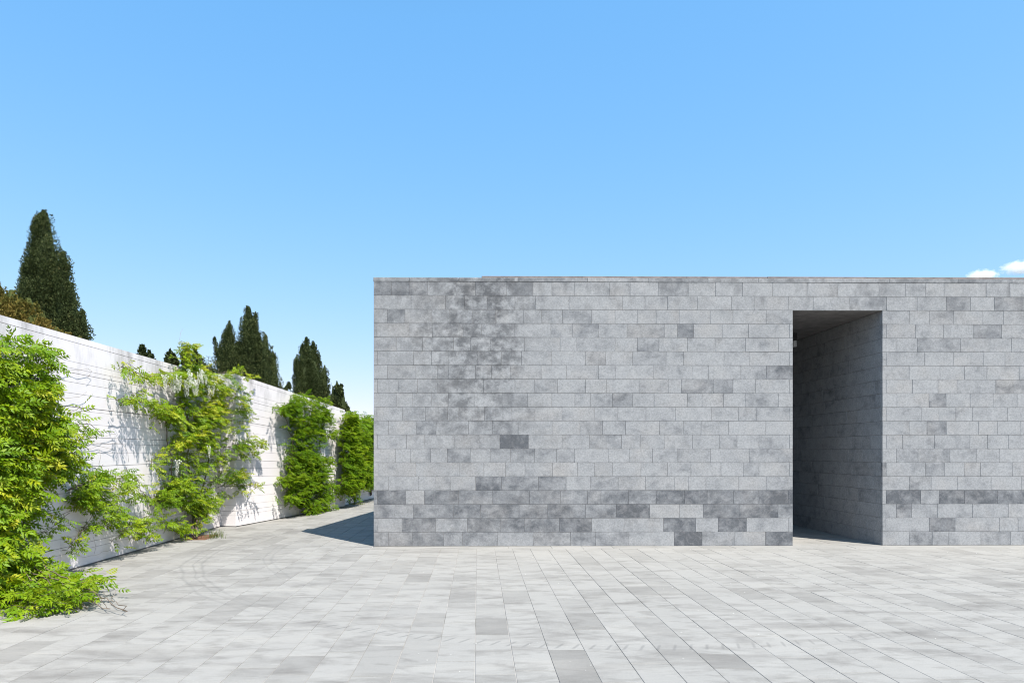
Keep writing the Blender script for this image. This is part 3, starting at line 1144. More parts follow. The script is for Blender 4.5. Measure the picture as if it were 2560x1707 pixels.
def along(lv, pts, count, spread, n_out, scale, tone, g, nl=(3, 5), length=(0.15, 0.32), stems=None):
    P = np.asarray(pts)
    seg = np.linalg.norm(P[1:] - P[:-1], axis=1)
    cum = np.concatenate([[0], np.cumsum(seg)])
    for _ in range(count):
        s = g.uniform(0, cum[-1])
        i = min(np.searchsorted(cum, s, side='right') - 1, len(seg) - 1)
        a = P[i] + (P[i + 1] - P[i]) * (s - cum[i]) / seg[i]
        d = n_out * g.uniform(0.2, 0.9) + g.normal(0, 0.5, 3) + UP * 0.1
        L = g.uniform(*length)
        p = clear(a + g.normal(0, spread, 3) - d * L * 0.5 / np.linalg.norm(d))
        p[2] = max(p[2], 0.03)
        shoot(lv, p, d, n_out, L, int(g.integers(*nl)), scale, tone + g.normal(0, 0.1), g, 1.0, stems)


def vine(label, base, lv, stems, tendrils=(), mat=M_WIST, group=None, n_single=0, seed=1):
    lv.tidy()
    t = empty("wisteria_vine" if mat is M_WIST else "climbing_vine", base, label=label, category="climbing plant")
    if group:
        t["group"] = group
    if n_single:
        # leaves large enough to pick apart are objects of their own (shared leaf meshes)
        P = np.array(lv.p)
        dist = np.linalg.norm(P - np.array([0, 0, EYE]), axis=1)
        off = P[:, 0] - W1X
        ps = [(CX + FPX * p[0] / p[1]) for p in P]
        sc = [(-d_ + 2.5 * o_) if pxx > -5 else -99 for d_, o_, pxx in zip(dist, off, ps)]
        pick = np.argsort(-np.array(sc))[:n_single]
        Rm = lv.frames()
        g = np.random.default_rng(5)
        meshes = {}
        from mathutils import Matrix
        for i in pick:
            w = int(g.integers(0, len(LEAF)))
            tb = int(np.clip(lv.t[i] * 4, 0, 3))
            if (w, tb) not in meshes:
                meshes[(w, tb)] = mesh_data("leaf", LEAF[w][0], LEAF[w][1], mat, 0.15 + tb * 0.25)
            o = bpy.data.objects.new("leaf", meshes[(w, tb)])
            COL.objects.link(o)
            M = Matrix([[*(Rm[i][r] * lv.s[i]), float(lv.p[i][r] - base[r])] for r in range(3)] + [[0, 0, 0, 1]])
            o.matrix_basis = M
            o.parent = t
        kp = np.setdiff1d(np.arange(len(P)), pick)
        for nm in ('p', 'x', 'z', 's', 't'):
            a = getattr(lv, nm)
            setattr(lv, nm, [a[i] for i in kp])
    V, F, T = lv.build(LEAF, seed)
    obj("foliage", V, F, mat, t, tone=T, kind="stuff")
    if stems:
        V, F = join(stems)
        obj("stem", V, F, M_BARK, t, smooth=True)
    for V, F in tendrils:
        obj("tendril", V, F, M_TENDRIL, t, smooth=True)
    return t


def W(face, pts, off):
    return [hit(px, py, off) for px, py in pts]


# ---- the big wisteria at the near end of the wall, spilling on to the paving
g = np.random.default_rng(21)
lv, st, td = Leaves(), [], []
c2 = lambda pts: conv(pts, 2.01, 0, 780)
poly = c2([(-150, 70), (0, 130), (30, 95), (70, 135), (130, 155), (185, 170), (218, 215), (205, 280), (258, 325), (242, 385), (285, 445),
           (298, 520), (285, 590), (345, 640), (372, 720), (355, 780), (315, 830), (225, 820), (200, 900), (150, 970), (140, 1040), (70, 1090),
           (-20, 1110), (-150, 1130)])
fill(lv, F1, poly, 0.12, 0.06, 230, 0.9, 0.12, g, (3, 6), (0.15, 0.35), 0.6, 1.0, st)  # layer near the wall: inner shade put into a darker leaf tone
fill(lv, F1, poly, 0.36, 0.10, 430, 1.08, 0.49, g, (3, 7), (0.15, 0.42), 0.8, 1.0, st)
poly = c2([(-150, 1120), (30, 1120), (80, 1160), (120, 1190), (150, 1250), (120, 1310), (-20, 1350), (-150, 1350)])
fill(lv, F1, poly, 0.45, 0.14, 120, 1.05, 0.45, g, (3, 6), (0.15, 0.38), 0.8, 1.0, st)
# right-hand sprays
for a in ([(300, 560), (360, 500), (395, 480), (420, 490)], [(330, 600), (400, 560), (450, 560), (505, 610)], [(320, 640), (400, 640), (470, 630)],
          [(170, 1010), (230, 1000), (300, 1020), (370, 990)], [(120, 1150), (190, 1110), (260, 1080), (350, 1010)], [(350, 1170), (390, 1120), (440, 1070)],
          [(200, 1260), (240, 1250), (275, 1258)]):
    P = W(F1, c2(a), 0.2)
    along(lv, P, 5, 0.025, F1.n, 0.85, 0.5, g, (2, 4), (0.1, 0.22), st)
    st.append(tube(wiggle(P, 0.006, 0.08, 3), 0.004, 4))
# shoots lying on the paving
gp = c2([(-20, 1345), (160, 1345), (300, 1330), (400, 1372), (500, 1385), (545, 1432), (440, 1465), (300, 1490), (100, 1480), (-20, 1470)])
GP = [ground_at(px, py, 0.08)[:2] for px, py in gp]
n_ = 0
while n_ < 150:
    x, y = g.uniform(min(p[0] for p in GP), max(p[0] for p in GP)), g.uniform(min(p[1] for p in GP), max(p[1] for p in GP))
    if not in_poly(x, y, GP):
        continue
    n_ += 1
    d = np.array([1.0, g.normal(-0.2, 0.7), g.uniform(-0.05, 0.35)])
    shoot(lv, (x - 0.30, y, g.uniform(0.04, 0.20)), d, np.array([0.3, -0.3, 0.9]), g.uniform(0.2, 0.42), int(g.integers(3, 6)), 1.0, 0.46, g, 0.25, st)
for q in range(len(lv.p)):
    if lv.p[q][2] < 0.05:
        lv.p[q][2] = 0.05 + g.uniform(0, 0.05)
        lv.x[q][2] = max(lv.x[q][2], -0.05)
# woody stems
b1 = np.array([W1X + 0.18, 6.9, 0.0])
for k_, tgt in enumerate([(40, 230), (140, 330), (180, 500), (120, 700), (250, 760), (60, 480)]):
    pp = c2([tgt])[0]
    e_ = F1.at(pp[0], pp[1], 0.16)
    mid = (b1 + e_) / 2 + np.array([0.05, 0.1, 0.3])
    st.append(tube(wiggle([b1, mid, e_], 0.02, 0.15, k_), np.linspace(0.028, 0.008, len(wiggle([b1, mid, e_], 0.02, 0.15, k_))), 6))
for k_ in range(5):
    q0 = np.array([W1X + 0.5, 7.4 + 0.1 * k_, 0.35])
    q1 = ground_at(120 + 50 * k_, 1505 + 6 * k_, 0.05)
    q2 = ground_at(200 + 14 * k_, 1500 - 6 * k_, 0.07)
    w_ = wiggle([q0, q1, q2], 0.015, 0.1, 40 + k_)
    st.append(tube(w_, np.linspace(0.008, 0.002, len(w_)), 4))
for k_, a in enumerate([[(300, 300), (360, 292), (440, 288), (462, 300), (440, 330)], [(320, 430), (350, 435), (400, 425), (430, 400)],
                        [(390, 660), (430, 670), (500, 655), (545, 665), (590, 660)], [(400, 640), (460, 630), (520, 625), (580, 612), (600, 650), (640, 700), (648, 755)],
                        [(440, 690), (500, 672), (540, 680), (575, 695)], [(330, 300), (300, 290)], [(500, 690), (505, 730), (500, 760)],
                        [(380, 540), (430, 580), (460, 600)]]):
    w_ = wiggle(W(F1, c2(a), 0.04), 0.006, 0.10, 60 + k_)
    td.append(tube(w_, 0.0022, 4))
w_ = wiggle([ground_at(225, 1500, 0.05), ground_at(278, 1500, 0.05), ground_at(290, 1478, 0.12), ground_at(275, 1455, 0.10)], 0.004, 0.05, 3)
td.append(tube(w_, 0.003, 4))
vine("large bright green wisteria at the left edge, spilling down on to the paving", b1, lv, st, td, n_single=280, seed=1)

# ---- a loose low clump between the two big wisterias
g = np.random.default_rng(22)
lv, st, td = Leaves(), [], []
poly = c2([(385, 830), (470, 800), (540, 775), (630, 775), (670, 810), (640, 855), (680, 900), (670, 955), (620, 995), (575, 1040), (530, 1050), (490, 1030), (430, 990), (385, 965), (375, 900)])
fill(lv, F1, poly, 0.06, 0.03, 35, 0.8, 0.15, g, (3, 5), (0.1, 0.2), 0.5, 1.0, st)  # low leaves toned dark to stand for shade inside the clump
fill(lv, F1, poly, 0.17, 0.07, 85, 0.82, 0.50, g, (3, 6), (0.12, 0.3), 0.8, 1.0, st)
for a in ([(560, 1050), (545, 1075), (540, 1090)], [(640, 1060), (690, 1040), (720, 1050)], [(390, 1130), (420, 1090), (450, 1070)], [(340, 1190), (370, 1160)], [(580, 1110), (640, 1090), (700, 1085)], [(470, 1010), (440, 1060), (380, 1130)]):
    P = W(F1, c2(a), 0.12)
    along(lv, P, 4, 0.03, F1.n, 0.75, 0.55, g, (2, 4), (0.1, 0.2), st)
    st.append(tube(wiggle(P, 0.006, 0.08, 3), 0.0035, 4))
b2 = F1.at(*c2([(330, 900)])[0], 0.10)
for k_, tgt in enumerate([(480, 900), (560, 860), (620, 900), (430, 930)]):
    e_ = F1.at(*c2([tgt])[0], 0.12)
    w_ = wiggle([b2, (b2 + e_) / 2 + np.array([0.03, 0, 0.1]), e_], 0.015, 0.12, 70 + k_)
    st.append(tube(w_, np.linspace(0.008, 0.003, len(w_)), 5))
for k_, a in enumerate([[(560, 1190), (500, 1215), (430, 1230), (390, 1220)], [(470, 1130), (480, 1180), (470, 1215)]]):
    td.append(tube(wiggle(W(F1, c2(a), 0.05), 0.006, 0.10, 80 + k_), 0.002, 4))
vine("small loose wisteria clump low on the white wall between two larger ones", b2, lv, st, td, seed=2)

# ---- the blossoming wisteria
g = np.random.default_rng(23)
lv, st, td = Leaves(), [], []
c3 = lambda pts: conv(pts, 2.8, 200, 840)
upper = c3([(560, 262), (660, 245), (665, 200), (700, 160), (770, 165), (800, 205), (890, 230), (940, 300), (1040, 290), (1085, 355), (1130, 420), (1120, 510), (1080, 555),
            (1040, 610), (960, 650), (860, 640), (800, 560), (690, 500), (690, 330)])
mid = c3([(600, 480), (700, 470), (800, 560), (860, 640), (960, 650), (1060, 640), (1120, 700), (1110, 800), (1070, 850), (1075, 920), (1110, 1000), (1050, 1060), (980, 1120), (900, 1090),
          (700, 1060), (600, 960), (530, 860), (575, 790), (630, 700), (600, 620)])
low = c3([(600, 1010), (700, 1000), (900, 1090), (980, 1120), (940, 1190), (880, 1210), (845, 1290), (800, 1300), (750, 1240), (700, 1170), (545, 1205), (490, 1185), (540, 1110)])
arms_t = 0.58
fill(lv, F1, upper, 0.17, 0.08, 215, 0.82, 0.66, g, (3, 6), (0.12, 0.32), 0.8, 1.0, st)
fill(lv, F1, upper, 0.06, 0.03, 90, 0.8, 0.15, g, (3, 5), (0.1, 0.22), 0.5, 1.0, st)  # this and the next two: dark leaf tone painted in as inner shade
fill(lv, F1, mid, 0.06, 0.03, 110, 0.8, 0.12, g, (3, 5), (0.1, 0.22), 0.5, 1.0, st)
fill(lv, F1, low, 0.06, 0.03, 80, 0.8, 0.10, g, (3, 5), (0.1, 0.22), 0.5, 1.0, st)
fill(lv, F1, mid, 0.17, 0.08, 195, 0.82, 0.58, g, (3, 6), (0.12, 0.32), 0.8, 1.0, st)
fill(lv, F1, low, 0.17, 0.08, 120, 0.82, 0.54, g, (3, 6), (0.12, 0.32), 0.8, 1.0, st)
for a, cnt, sp, tn in (([(290, 215), (370, 252), (480, 282), (560, 285), (660, 295)], 60, 0.05, 0.68), ([(390, 450), (480, 478), (560, 530), (620, 510), (690, 500)], 75, 0.07, 0.6),
                   ([(1100, 770), (1160, 750), (1210, 735), (1275, 740)], 26, 0.05, 0.6), ([(1120, 790), (1190, 810), (1215, 845)], 14, 0.04, 0.6),
                   ([(1050, 1070), (1130, 1045), (1200, 1050), (1250, 1068)], 12, 0.03, 0.6),
                   ([(760, 1370), (700, 1330), (600, 1300), (480, 1290), (400, 1320), (330, 1345), (275, 1395)], 95, 0.07, 0.55), ([(440, 1330), (450, 1400), (460, 1430)], 12, 0.03, 0.62),
                   ([(950, 265), (1050, 248), (1130, 255), (1210, 300)], 28, 0.03, 0.7), ([(700, 160), (720, 90), (740, 60), (765, 100), (770, 160)], 45, 0.05, 0.75),
                   ([(235, 425), (270, 440), (350, 445)], 8, 0.03, 0.65), ([(500, 1130), (420, 1080), (390, 980)], 14, 0.05, 0.55), ([(1090, 640), (1140, 655)], 8, 0.03, 0.6),
                   ([(500, 860), (515, 930)], 8, 0.03, 0.6), ([(790, 1290), (860, 1270), (890, 1240)], 16, 0.05, 0.55)):
    P = W(F1, c3(a), 0.17)
    along(lv, P, int(cnt * 0.7), sp, F1.n, 0.78, tn, g, (2, 5), (0.1, 0.24), st)
    w_ = wiggle(P, 0.012, 0.1, cnt)
    st.append(tube(w_, np.linspace(0.007, 0.004, len(w_)), 4))
b3 = ground_at(491, 1347) + np.array([0.0, 0, 0])
b3[2] = 0
for k_, tg in enumerate([[(800, 1250), (780, 1100), (760, 900), (770, 700), (740, 500), (750, 300), (730, 160)], [(820, 1240), (860, 1050), (900, 850), (880, 650), (930, 450), (960, 320)],
                         [(790, 1260), (700, 1130), (640, 980), (620, 800), (600, 600), (480, 480)], [(760, 600), (690, 430), (600, 300), (400, 260)],
                         [(900, 850), (1000, 780), (1100, 770)], [(860, 1050), (980, 1000), (1060, 1040)], [(790, 1280), (700, 1330), (560, 1300)], [(700, 1130), (560, 1150), (480, 1190)]]):
    P = W(F1, c3(tg), 0.10)
    if k_ < 3 or k_ == 6:
        P = [b3] + P
    w_ = wiggle(P, 0.02, 0.14, 90 + k_)
    st.append(tube(w_, np.linspace(0.02 if k_ < 3 else 0.009, 0.005, len(w_)), 6))
for k_, a in enumerate([[(235, 430), (280, 500), (330, 530), (430, 545)], [(1150, 520), (1180, 540), (1220, 580)], [(690, 55), (700, 20), (705, -20), (722, -50)], [(1110, 350), (1150, 330)],
                        [(620, 1300), (560, 1340), (500, 1400)]]):
    td.append(tube(wiggle(W(F1, c3(a), 0.06), 0.006, 0.10, 110 + k_), 0.0022, 4))
t3 = vine("tall sprawling wisteria with hanging white blossom, climbing the middle of the white wall", b3, lv, st, td, seed=3)

# hanging racemes of white flowers
gr = np.random.default_rng(4)
VV, FF, k = [], [], 0
for i in range(46):
    s = i / 45
    r = 0.045 * (1 - 0.75 * s) * gr.uniform(0.5, 1.1)
    a = i * 2.4
    c = np.array([r * math.cos(a), r * math.sin(a), -0.02 - 0.24 * s])
    for q in range(2):
        n = gr.normal(0, 1, 3); n /= np.linalg.norm(n)
        e1 = np.cross(n, [0.2, 0.3, 1]); e1 /= np.linalg.norm(e1)
        e2 = np.cross(n, e1)
        w = 0.014 * (1 - 0.4 * s)
        VV += [c - e1 * w, c - e2 * w, c + e1 * w, c + e2 * w]
        FF += [(k, k + 1, k + 2, k + 3)]
        k += 4
RAC = mesh_data("blossom", np.array(VV), np.array(FF), M_PETAL, gr.uniform(0, 1, len(FF)))
spots = c3([(760, 262), (772, 285), (790, 300), (740, 330), (735, 350), (815, 360), (820, 330), (860, 268), (868, 290), (845, 300), (830, 280), (925, 340), (935, 355), (900, 375), (750, 300), (805, 345), (850, 260), (840, 320),
            (660, 290), (690, 300), (625, 290), (590, 300), (695, 330), (800, 270), (780, 320), (690, 890), (990, 920), (905, 795), (610, 300), (710, 290), (880, 300), (640, 300)])
for px, py in spots[::3] + spots[1::3]:
    o = bpy.data.objects.new("blossom", RAC)
    COL.objects.link(o)
    p = hit(px, py - 12, gr.uniform(0.30, 0.42))
    s_ = gr.uniform(0.7, 1.15)
    o.location = tuple(float(v) for v in (p - np.array(b3)))
    o.scale = (s_, s_, s_ * gr.uniform(0.9, 1.25))
    o.rotation_euler = (gr.normal(0, 0.12), gr.normal(0, 0.12), gr.uniform(0, 6.28))
    o.parent = t3

# ---- dense climber on the proud stretch
g = np.random.default_rng(24)
lv, st = Leaves(), []
c4 = lambda pts: conv(pts, 2.529, 500, 740)
poly = c4([(500, 690), (545, 680), (600, 655), (680, 650), (740, 670), (795, 710), (825, 765), (810, 805), (760, 850), (770, 890), (730, 950), (770, 1010), (795, 1080), (790, 1165), (830, 1205), (820, 1280),
           (770, 1315), (740, 1355), (690, 1370), (625, 1330), (555, 1318), (535, 1250), (545, 1170), (560, 1080), (560, 920), (580, 830), (560, 760), (510, 730)])
fill(lv, F2, poly, 0.07, 0.05, 260, 0.85, 0.12, g, (3, 6), (0.12, 0.3), 0.6, 1.0, st, clump=0.2)  # back layer, its depth shade painted by a dark leaf tone
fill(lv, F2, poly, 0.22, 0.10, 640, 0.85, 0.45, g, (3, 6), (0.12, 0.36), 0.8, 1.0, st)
for a in ([(800, 860), (850, 870), (870, 890)], [(790, 1150), (850, 1210), (880, 1240)], [(590, 640), (640, 620), (690, 625)], [(740, 660), (800, 672)], [(520, 1170), (540, 1160)], [(780, 1330), (830, 1360)], [(790, 1030), (815, 1045)]):
    P = W(F2, c4(a), 0.15)
    along(lv, P, 14, 0.05, F2.n, 0.9, 0.55, g, (3, 5), (0.12, 0.25), st)
b4 = ground_at(770, 1287)
b4[2] = 0
for k_, tg in enumerate([[(680, 1250), (670, 1000), (650, 800), (680, 670)], [(690, 1250), (740, 1100), (760, 900), (790, 760)], [(660, 1250), (600, 1100), (580, 900), (520, 710)]]):
    w_ = wiggle([b4] + W(F2, c4(tg), 0.1), 0.02, 0.15, 130 + k_)
    st.append(tube(w_, np.linspace(0.03, 0.006, len(w_)), 5))
vine("dense dark green climber forming a leafy column on the proud wall stretch", b4, lv, st, mat=M_CLIMB, seed=4)

# ---- two climbers on the far stretch
g = np.random.default_rng(25)
lv, st = Leaves(), []
poly = c4([(925, 730), (955, 728), (985, 772), (1005, 792), (1010, 1140), (990, 1200), (975, 1235), (925, 1230), (905, 1170), (918, 1110), (905, 1020), (915, 990), (912, 900)])
fill(lv, F3, poly, 0.3, 0.12, 420, 1.05, 0.52, g, (4, 7), (0.22, 0.45), 0.8, 1.0, st)
along(lv, W(F3, c4([(980, 1290), (960, 1240), (930, 1220), (900, 1260)]), 0.2), 40, 0.08, F3.n, 0.9, 0.6, g, (3, 5), (0.14, 0.3), st)
b5 = ground_at(887, 1261)
b5[2] = 0
for k_, tg in enumerate([[(985, 1240), (975, 1000), (960, 760)], [(985, 1250), (950, 1150), (930, 1000)]]):
    w_ = wiggle([b5] + W(F3, c4(tg), 0.12), 0.03, 0.2, 140 + k_)
    st.append(tube(w_, np.linspace(0.025, 0.006, len(w_)), 5))
vine("yellow-green climber with bare stems at its foot, beside the end of the proud wall", b5, lv, st, mat=M_CLIMB, seed=5)
g = np.random.default_rng(26)
lv, st = Leaves(), []
poly = c4([(1012, 800), (1030, 770), (1070, 752), (1110, 775), (1150, 800), (1150, 1180), (1095, 1190), (1060, 1215), (1035, 1180), (1015, 1130)])
fill(lv, F3, poly, 0.3, 0.14, 700, 1.05, 0.42, g, (4, 7), (0.22, 0.45), 0.8, 1.0, st)
b6 = ground_at(925, 1246)
b6[2] = 0
for k_, tg in enumerate([[(1075, 1200), (1065, 1000), (1060, 800)], [(1085, 1200), (1095, 1000), (1100, 820)]]):
    w_ = wiggle([b6] + W(F3, c4(tg), 0.12), 0.03, 0.2, 150 + k_)
    st.append(tube(w_, np.linspace(0.03, 0.008, len(w_)), 5))
vine("deep green climber half hidden by the left corner of the stone building", b6, lv, st, mat=M_CLIMB, seed=6)

# planting beds cut along the wall foot, and grass in them
bp = [ground_at(px, py, 0.0)[:2] for px, py in ((455, 1349.5), (513, 1349.5), (550, 1335.5), (500, 1337.5))]
V, F = prism([tuple(p) for p in bp], -0.02, 0.004)
obj("planting_bed", V, F, M_SOIL, kind="structure")


def grass(label, cx, cy, rx, ry, n, h, seed):
    gg = np.random.default_rng(seed)
    V, F, T = [], [], []
    for i in range(n):
        x, y = cx + gg.normal(0, rx), cy + gg.normal(0, ry)
        a = gg.uniform(0, 6.28)
        d = np.array([math.cos(a), math.sin(a), 0])
        s = np.array([-d[1], d[0], 0]) * 0.004
        hh = h * gg.uniform(0.5, 1.1)
        b = np.array([x, y, 0.0])
        k = len(V)
        V += [b - s, b + s, b + d * hh * 0.25 + UP * hh * 0.7 + s * 0.6, b + d * hh * 0.25 + UP * hh * 0.7 - s * 0.6, b + d * hh * 0.6 + UP * hh]
        F += [(k, k + 1, k + 2), (k, k + 2, k + 3), (k + 3, k + 2, k + 4)]
        T += [float(gg.random())] * 3
    o = obj("grass_tuft", V, F, M_GRASS, tone=T, kind="stuff")
    o["label"] = label
    return o


q = ground_at(537, 1343)
grass("thin grass tuft in the planting bed at the blossoming wisteria's foot", q[0], q[1], 0.10, 0.16, 90, 0.16, 1)
q = ground_at(893, 1261)
grass("short grass tuft at the foot of the far climber", q[0], q[1], 0.13, 0.07, 160, 0.10, 2)

# fallen petals and grit on the paving
V, F = [], []
gg = np.random.default_rng(9)
for i in range(130):
    px, py = gg.uniform(700, 2560), 1375 + 320 * gg.random() ** 1.7
    p = ground_at(px, py, 0.004)
    if p[1] > D - 0.05:
        continue
    a = gg.uniform(0, 6.28)
    s = gg.uniform(0.002, 0.0065)
    k = len(V)
    for j in range(5):
        V.append(p + np.array([math.cos(a + j * 1.257) * s * gg.uniform(0.6, 1.2), math.sin(a + j * 1.257) * s * gg.uniform(0.6, 1.2), gg.uniform(0, 0.004)]))
    F.append((k, k + 1, k + 2, k + 3, k + 4))
obj("fallen_petals", V, F, M_PETAL, tone=0.8, kind="stuff")

# ------------------------------------------------------------------ cypresses and shrubs behind the wall
def conifer(name, label, lobes, depth, n_cards, card, mat, trunk_px, seed, tone0=0.4, spread=0.22, plume=0.5, group=None, cat="tree", brown=None, yjit=0.4):
    """lobes: (apex px, apex py, base px, base py, half width px, power) - each a pointed plume of the crown"""
    gg = np.random.default_rng(seed)
    bx = depth_at(trunk_px, 1000, depth)[0]
    t = empty(name, (bx, depth, 0), label=label, category=cat)
    if group:
        t["group"] = group
    L = []
    for li, (ax, ay, bx_, by, hw, pw) in enumerate(lobes):
        dy = depth + (0 if li == 0 else gg.uniform(-yjit, yjit))
        A, B = depth_at(ax, ay, dy), depth_at(bx_, by, dy)
        w = hw * dy / FPX
        L.append((A, B, w, pw))
    area = np.array([w * (A[2] - B[2]) for A, B, w, pw in L])
    VV, TT = [], []
    core = []
    for (A, B, w, pw), ar in zip(L, area):
        ht = A[2] - B[2]
        zlow = max(0.6, B[2] - ht * 0.9 - 1.0)
        # opaque dark-toned mass, added to stop see-through between the sprays
        rings, sides = 9, 9
        cv, cf = [], []
        for i in range(rings + 1):
            f = i / rings
            z = A[2] - 0.25 * ht * 0.1 - (A[2] - zlow) * f
            tt = (A[2] - z) / ht
            r = w * 0.58 * min(1.0, tt) ** pw
            c = A + (B - A) * min(tt, 1.0)
            for s in range(sides):
                an = 6.283 * s / sides
                rj = r * 1.1 * gg.uniform(0.85, 1.1)
                cv.append((c[0] + rj * math.cos(an), c[1] + rj * math.sin(an), z))
        for i in range(rings):
            for s in range(sides):
                s2 = (s + 1) % sides
                cf.append((i * sides + s, (i + 1) * sides + s, (i + 1) * sides + s2, i * sides + s2))
        core.append((np.array(cv), cf))
        # tufts of sprays over the surface
        npl = max(8, int(n_cards / 60 * ar / area.sum()))
        boughs = []
        for _ in range(max(7, npl // 9)):
            an = gg.uniform(-math.pi, math.pi)
            if math.sin(an) > 0.5 and gg.random() < 0.6:
                an = -an
            boughs.append((gg.uniform(0.0, 1.25) ** 0.75, an, gg.uniform(-0.14, 0.10), gg.normal(0, 0.12)))
        sw = spread * 1.5 / max(w, 0.3)
        for _ in range(npl):
            bt, ba, bb, btone = boughs[int(gg.integers(0, len(boughs)))]
            e1_, e2_ = gg.normal(0, 1, 2)
            if gg.random() < 0.55:        # the even coat of sprays between the boughs
                bt, ba, bb, btone, e1_, e2_ = gg.uniform(0.0, 1.25) ** 0.75, gg.uniform(-math.pi, math.pi), gg.uniform(-0.2, -0.02), gg.normal(-0.05, 0.1), 0.0, 0.0
                if math.sin(ba) > 0.5 and gg.random() < 0.6:
                    ba = -ba
            tt = max(0.0, bt + e1_ * plume * 0.55 / max(ht, 0.5))
            z = A[2] - tt * ht
            if z < 1.0:
                continue
            c = A + (B - A) * min(tt, 1.0)
            r = w * min(1.0, tt) ** pw
            an = ba + e2_ * sw * 0.5
            rad = r * (0.93 + bb - 0.07 * (e1_ * e1_ + e2_ * e2_) * min(1.0, 1.5 * spread / max(r, 0.2))) + gg.normal(0, 0.03)
            rad = max(rad, 0.0)
            outd = np.array([math.cos(an), math.sin(an), 0])
            pc = np.array([c[0] + rad * math.cos(an), c[1] + rad * math.sin(an), z - plume * 0.35])
            ph = plume * gg.uniform(0.6, 1.3) * min(1.0, 0.5 + r)
            pr = spread * gg.uniform(0.7, 1.2) * min(1.0, 0.35 + r * 0.8)
            ax_ = outd * 0.22 + UP + gg.normal(0, 0.10, 3)
            ax_ /= np.linalg.norm(ax_)
            ptone = tone0 + btone + gg.normal(0, 0.10)
            m = 60
            f = gg.uniform(0, 1, m)
            rr_ = pr * np.sqrt(gg.uniform(0.25, 1, m)) * np.sin(np.pi * np.clip(0.18 + 0.82 * f, 0, 1)) ** 0.7
            aa = gg.uniform(0, 6.283, m)
            e1 = np.cross(ax_, [0.3, 0.9, 0.1]); e1 /= np.linalg.norm(e1)
            e2 = np.cross(ax_, e1)
            radial = np.cos(aa)[:, None] * e1 + np.sin(aa)[:, None] * e2
            cen = pc + ax_ * (f[:, None] - 0.5) * ph * 1.2 + radial * rr_[:, None]
            dirv = ax_ * 0.9 + radial * 0.55 + gg.normal(0, 0.35, (m, 3))
            dirv /= np.linalg.norm(dirv, axis=1)[:, None]
            nrm = radial + gg.normal(0, 0.5, (m, 3)) + np.array([0, 0, 0.35])
            sd = np.cross(dirv, nrm)
            sd /= np.linalg.norm(sd, axis=1)[:, None] + 1e-9
            ln = card * gg.uniform(0.7, 1.4, m)[:, None]
            wd = ln * 0.24
            q = np.stack([cen - dirv * ln * 0.5, cen + sd * wd, cen + dirv * ln * 0.5, cen - sd * wd], axis=1)
            VV.append(q.reshape(-1, 3))
            tv = ptone + gg.normal(0, 0.12, m)
            if brown is not None:
                tv = tv + brown(cen)
            TT.append(np.clip(tv, 0, 1))
    V = np.vstack(VV)
    F = np.arange(len(V)).reshape(-1, 4)
    obj("crown", V, F, mat, t, tone=np.concatenate(TT))
    V, F = join(core)
    obj("filler_core", V, F, mat, t, tone=0.15)  # solid dark filler added inside the crown
    tz = L[0][0][2] * 0.6
    w_ = wiggle([(bx, depth, 0), (bx + 0.05, depth, tz * 0.5), (bx, depth, tz)], 0.02, 0.6, seed)
    obj("trunk", *tube(w_, np.linspace(0.22, 0.08, len(w_)), 7), M_BARK, t, smooth=True)
    return t


conifer("cypress_tree", "tallest dark green cypress above the left end of the white wall",
        [(110, 525, 112, 745, 52, 0.45), (80, 632, 84, 800, 34, 0.42), (158, 624, 160, 800, 29, 0.42), (120, 610, 128, 860, 54, 0.5), (207, 772, 202, 890, 26, 0.36), (70, 650, 80, 790, 26, 0.45), (178, 705, 180, 880, 32, 0.4), (82, 590, 88, 700, 10, 0.6)],
        26, 100000, 0.066, M_CYP, 115, 31, 0.52, 0.33, 0.46, "cypresses behind the wall", yjit=0.35)


def br(c):
    z = c[:, 2]
    return np.clip((6.7 - z) * 0.40 - 0.12, -0.25, 0.55) + 0.2 * np.sin(c[:, 0] * 2.1 + z * 3.0) + rng.normal(0, 0.08, len(c))


conifer("conifer_bush", "browning conifer bush behind the white wall, left of the tallest cypress",
        [(-10, 700, -5, 830, 50, 0.45), (30, 722, 35, 850, 45, 0.45), (70, 742, 75, 870, 45, 0.45), (105, 780, 110, 900, 42, 0.45), (140, 815, 140, 900, 34, 0.45), (-60, 690, -60, 850, 50, 0.45), (170, 828, 172, 900, 28, 0.45), (198, 838, 198, 900, 20, 0.45)],
        20, 56000, 0.065, M_BROWN, 40, 32, 0.36, 0.24, 0.36, cat="bush", brown=br)
conifer("cypress_tree", "many-spired cypress rising behind the blossoming wisteria",
        [(621, 763, 628, 930, 44, 0.62), (573, 797, 578, 940, 30, 0.7), (562, 824, 566, 950, 22, 0.7), (536, 838, 548, 900, 7, 0.8), (664, 832, 662, 965, 28, 0.6), (684, 878, 682, 990, 24, 0.6), (600, 850, 605, 960, 44, 0.6), (640, 830, 645, 960, 40, 0.6), (549, 850, 552, 940, 10, 0.8), (724, 952, 700, 1000, 14, 0.6), (638, 776, 640, 850, 8, 0.7)],
        40, 80000, 0.088, M_CYP, 620, 33, 0.58, 0.32, 0.75, "cypresses behind the wall", yjit=0.8)
conifer("cypress_tree", "broad cypress above the dense green climber",
        [(766, 842, 772, 985, 34, 0.6), (742, 885, 748, 985, 16, 0.6), (783, 853, 790, 1000, 30, 0.6), (755, 860, 762, 1000, 28, 0.6), (812, 910, 806, 1010, 22, 0.55), (784, 900, 780, 1020, 46, 0.5)],
        48, 66000, 0.092, M_CYP, 778, 34, 0.47, 0.34, 0.7, "cypresses behind the wall", yjit=0.8)
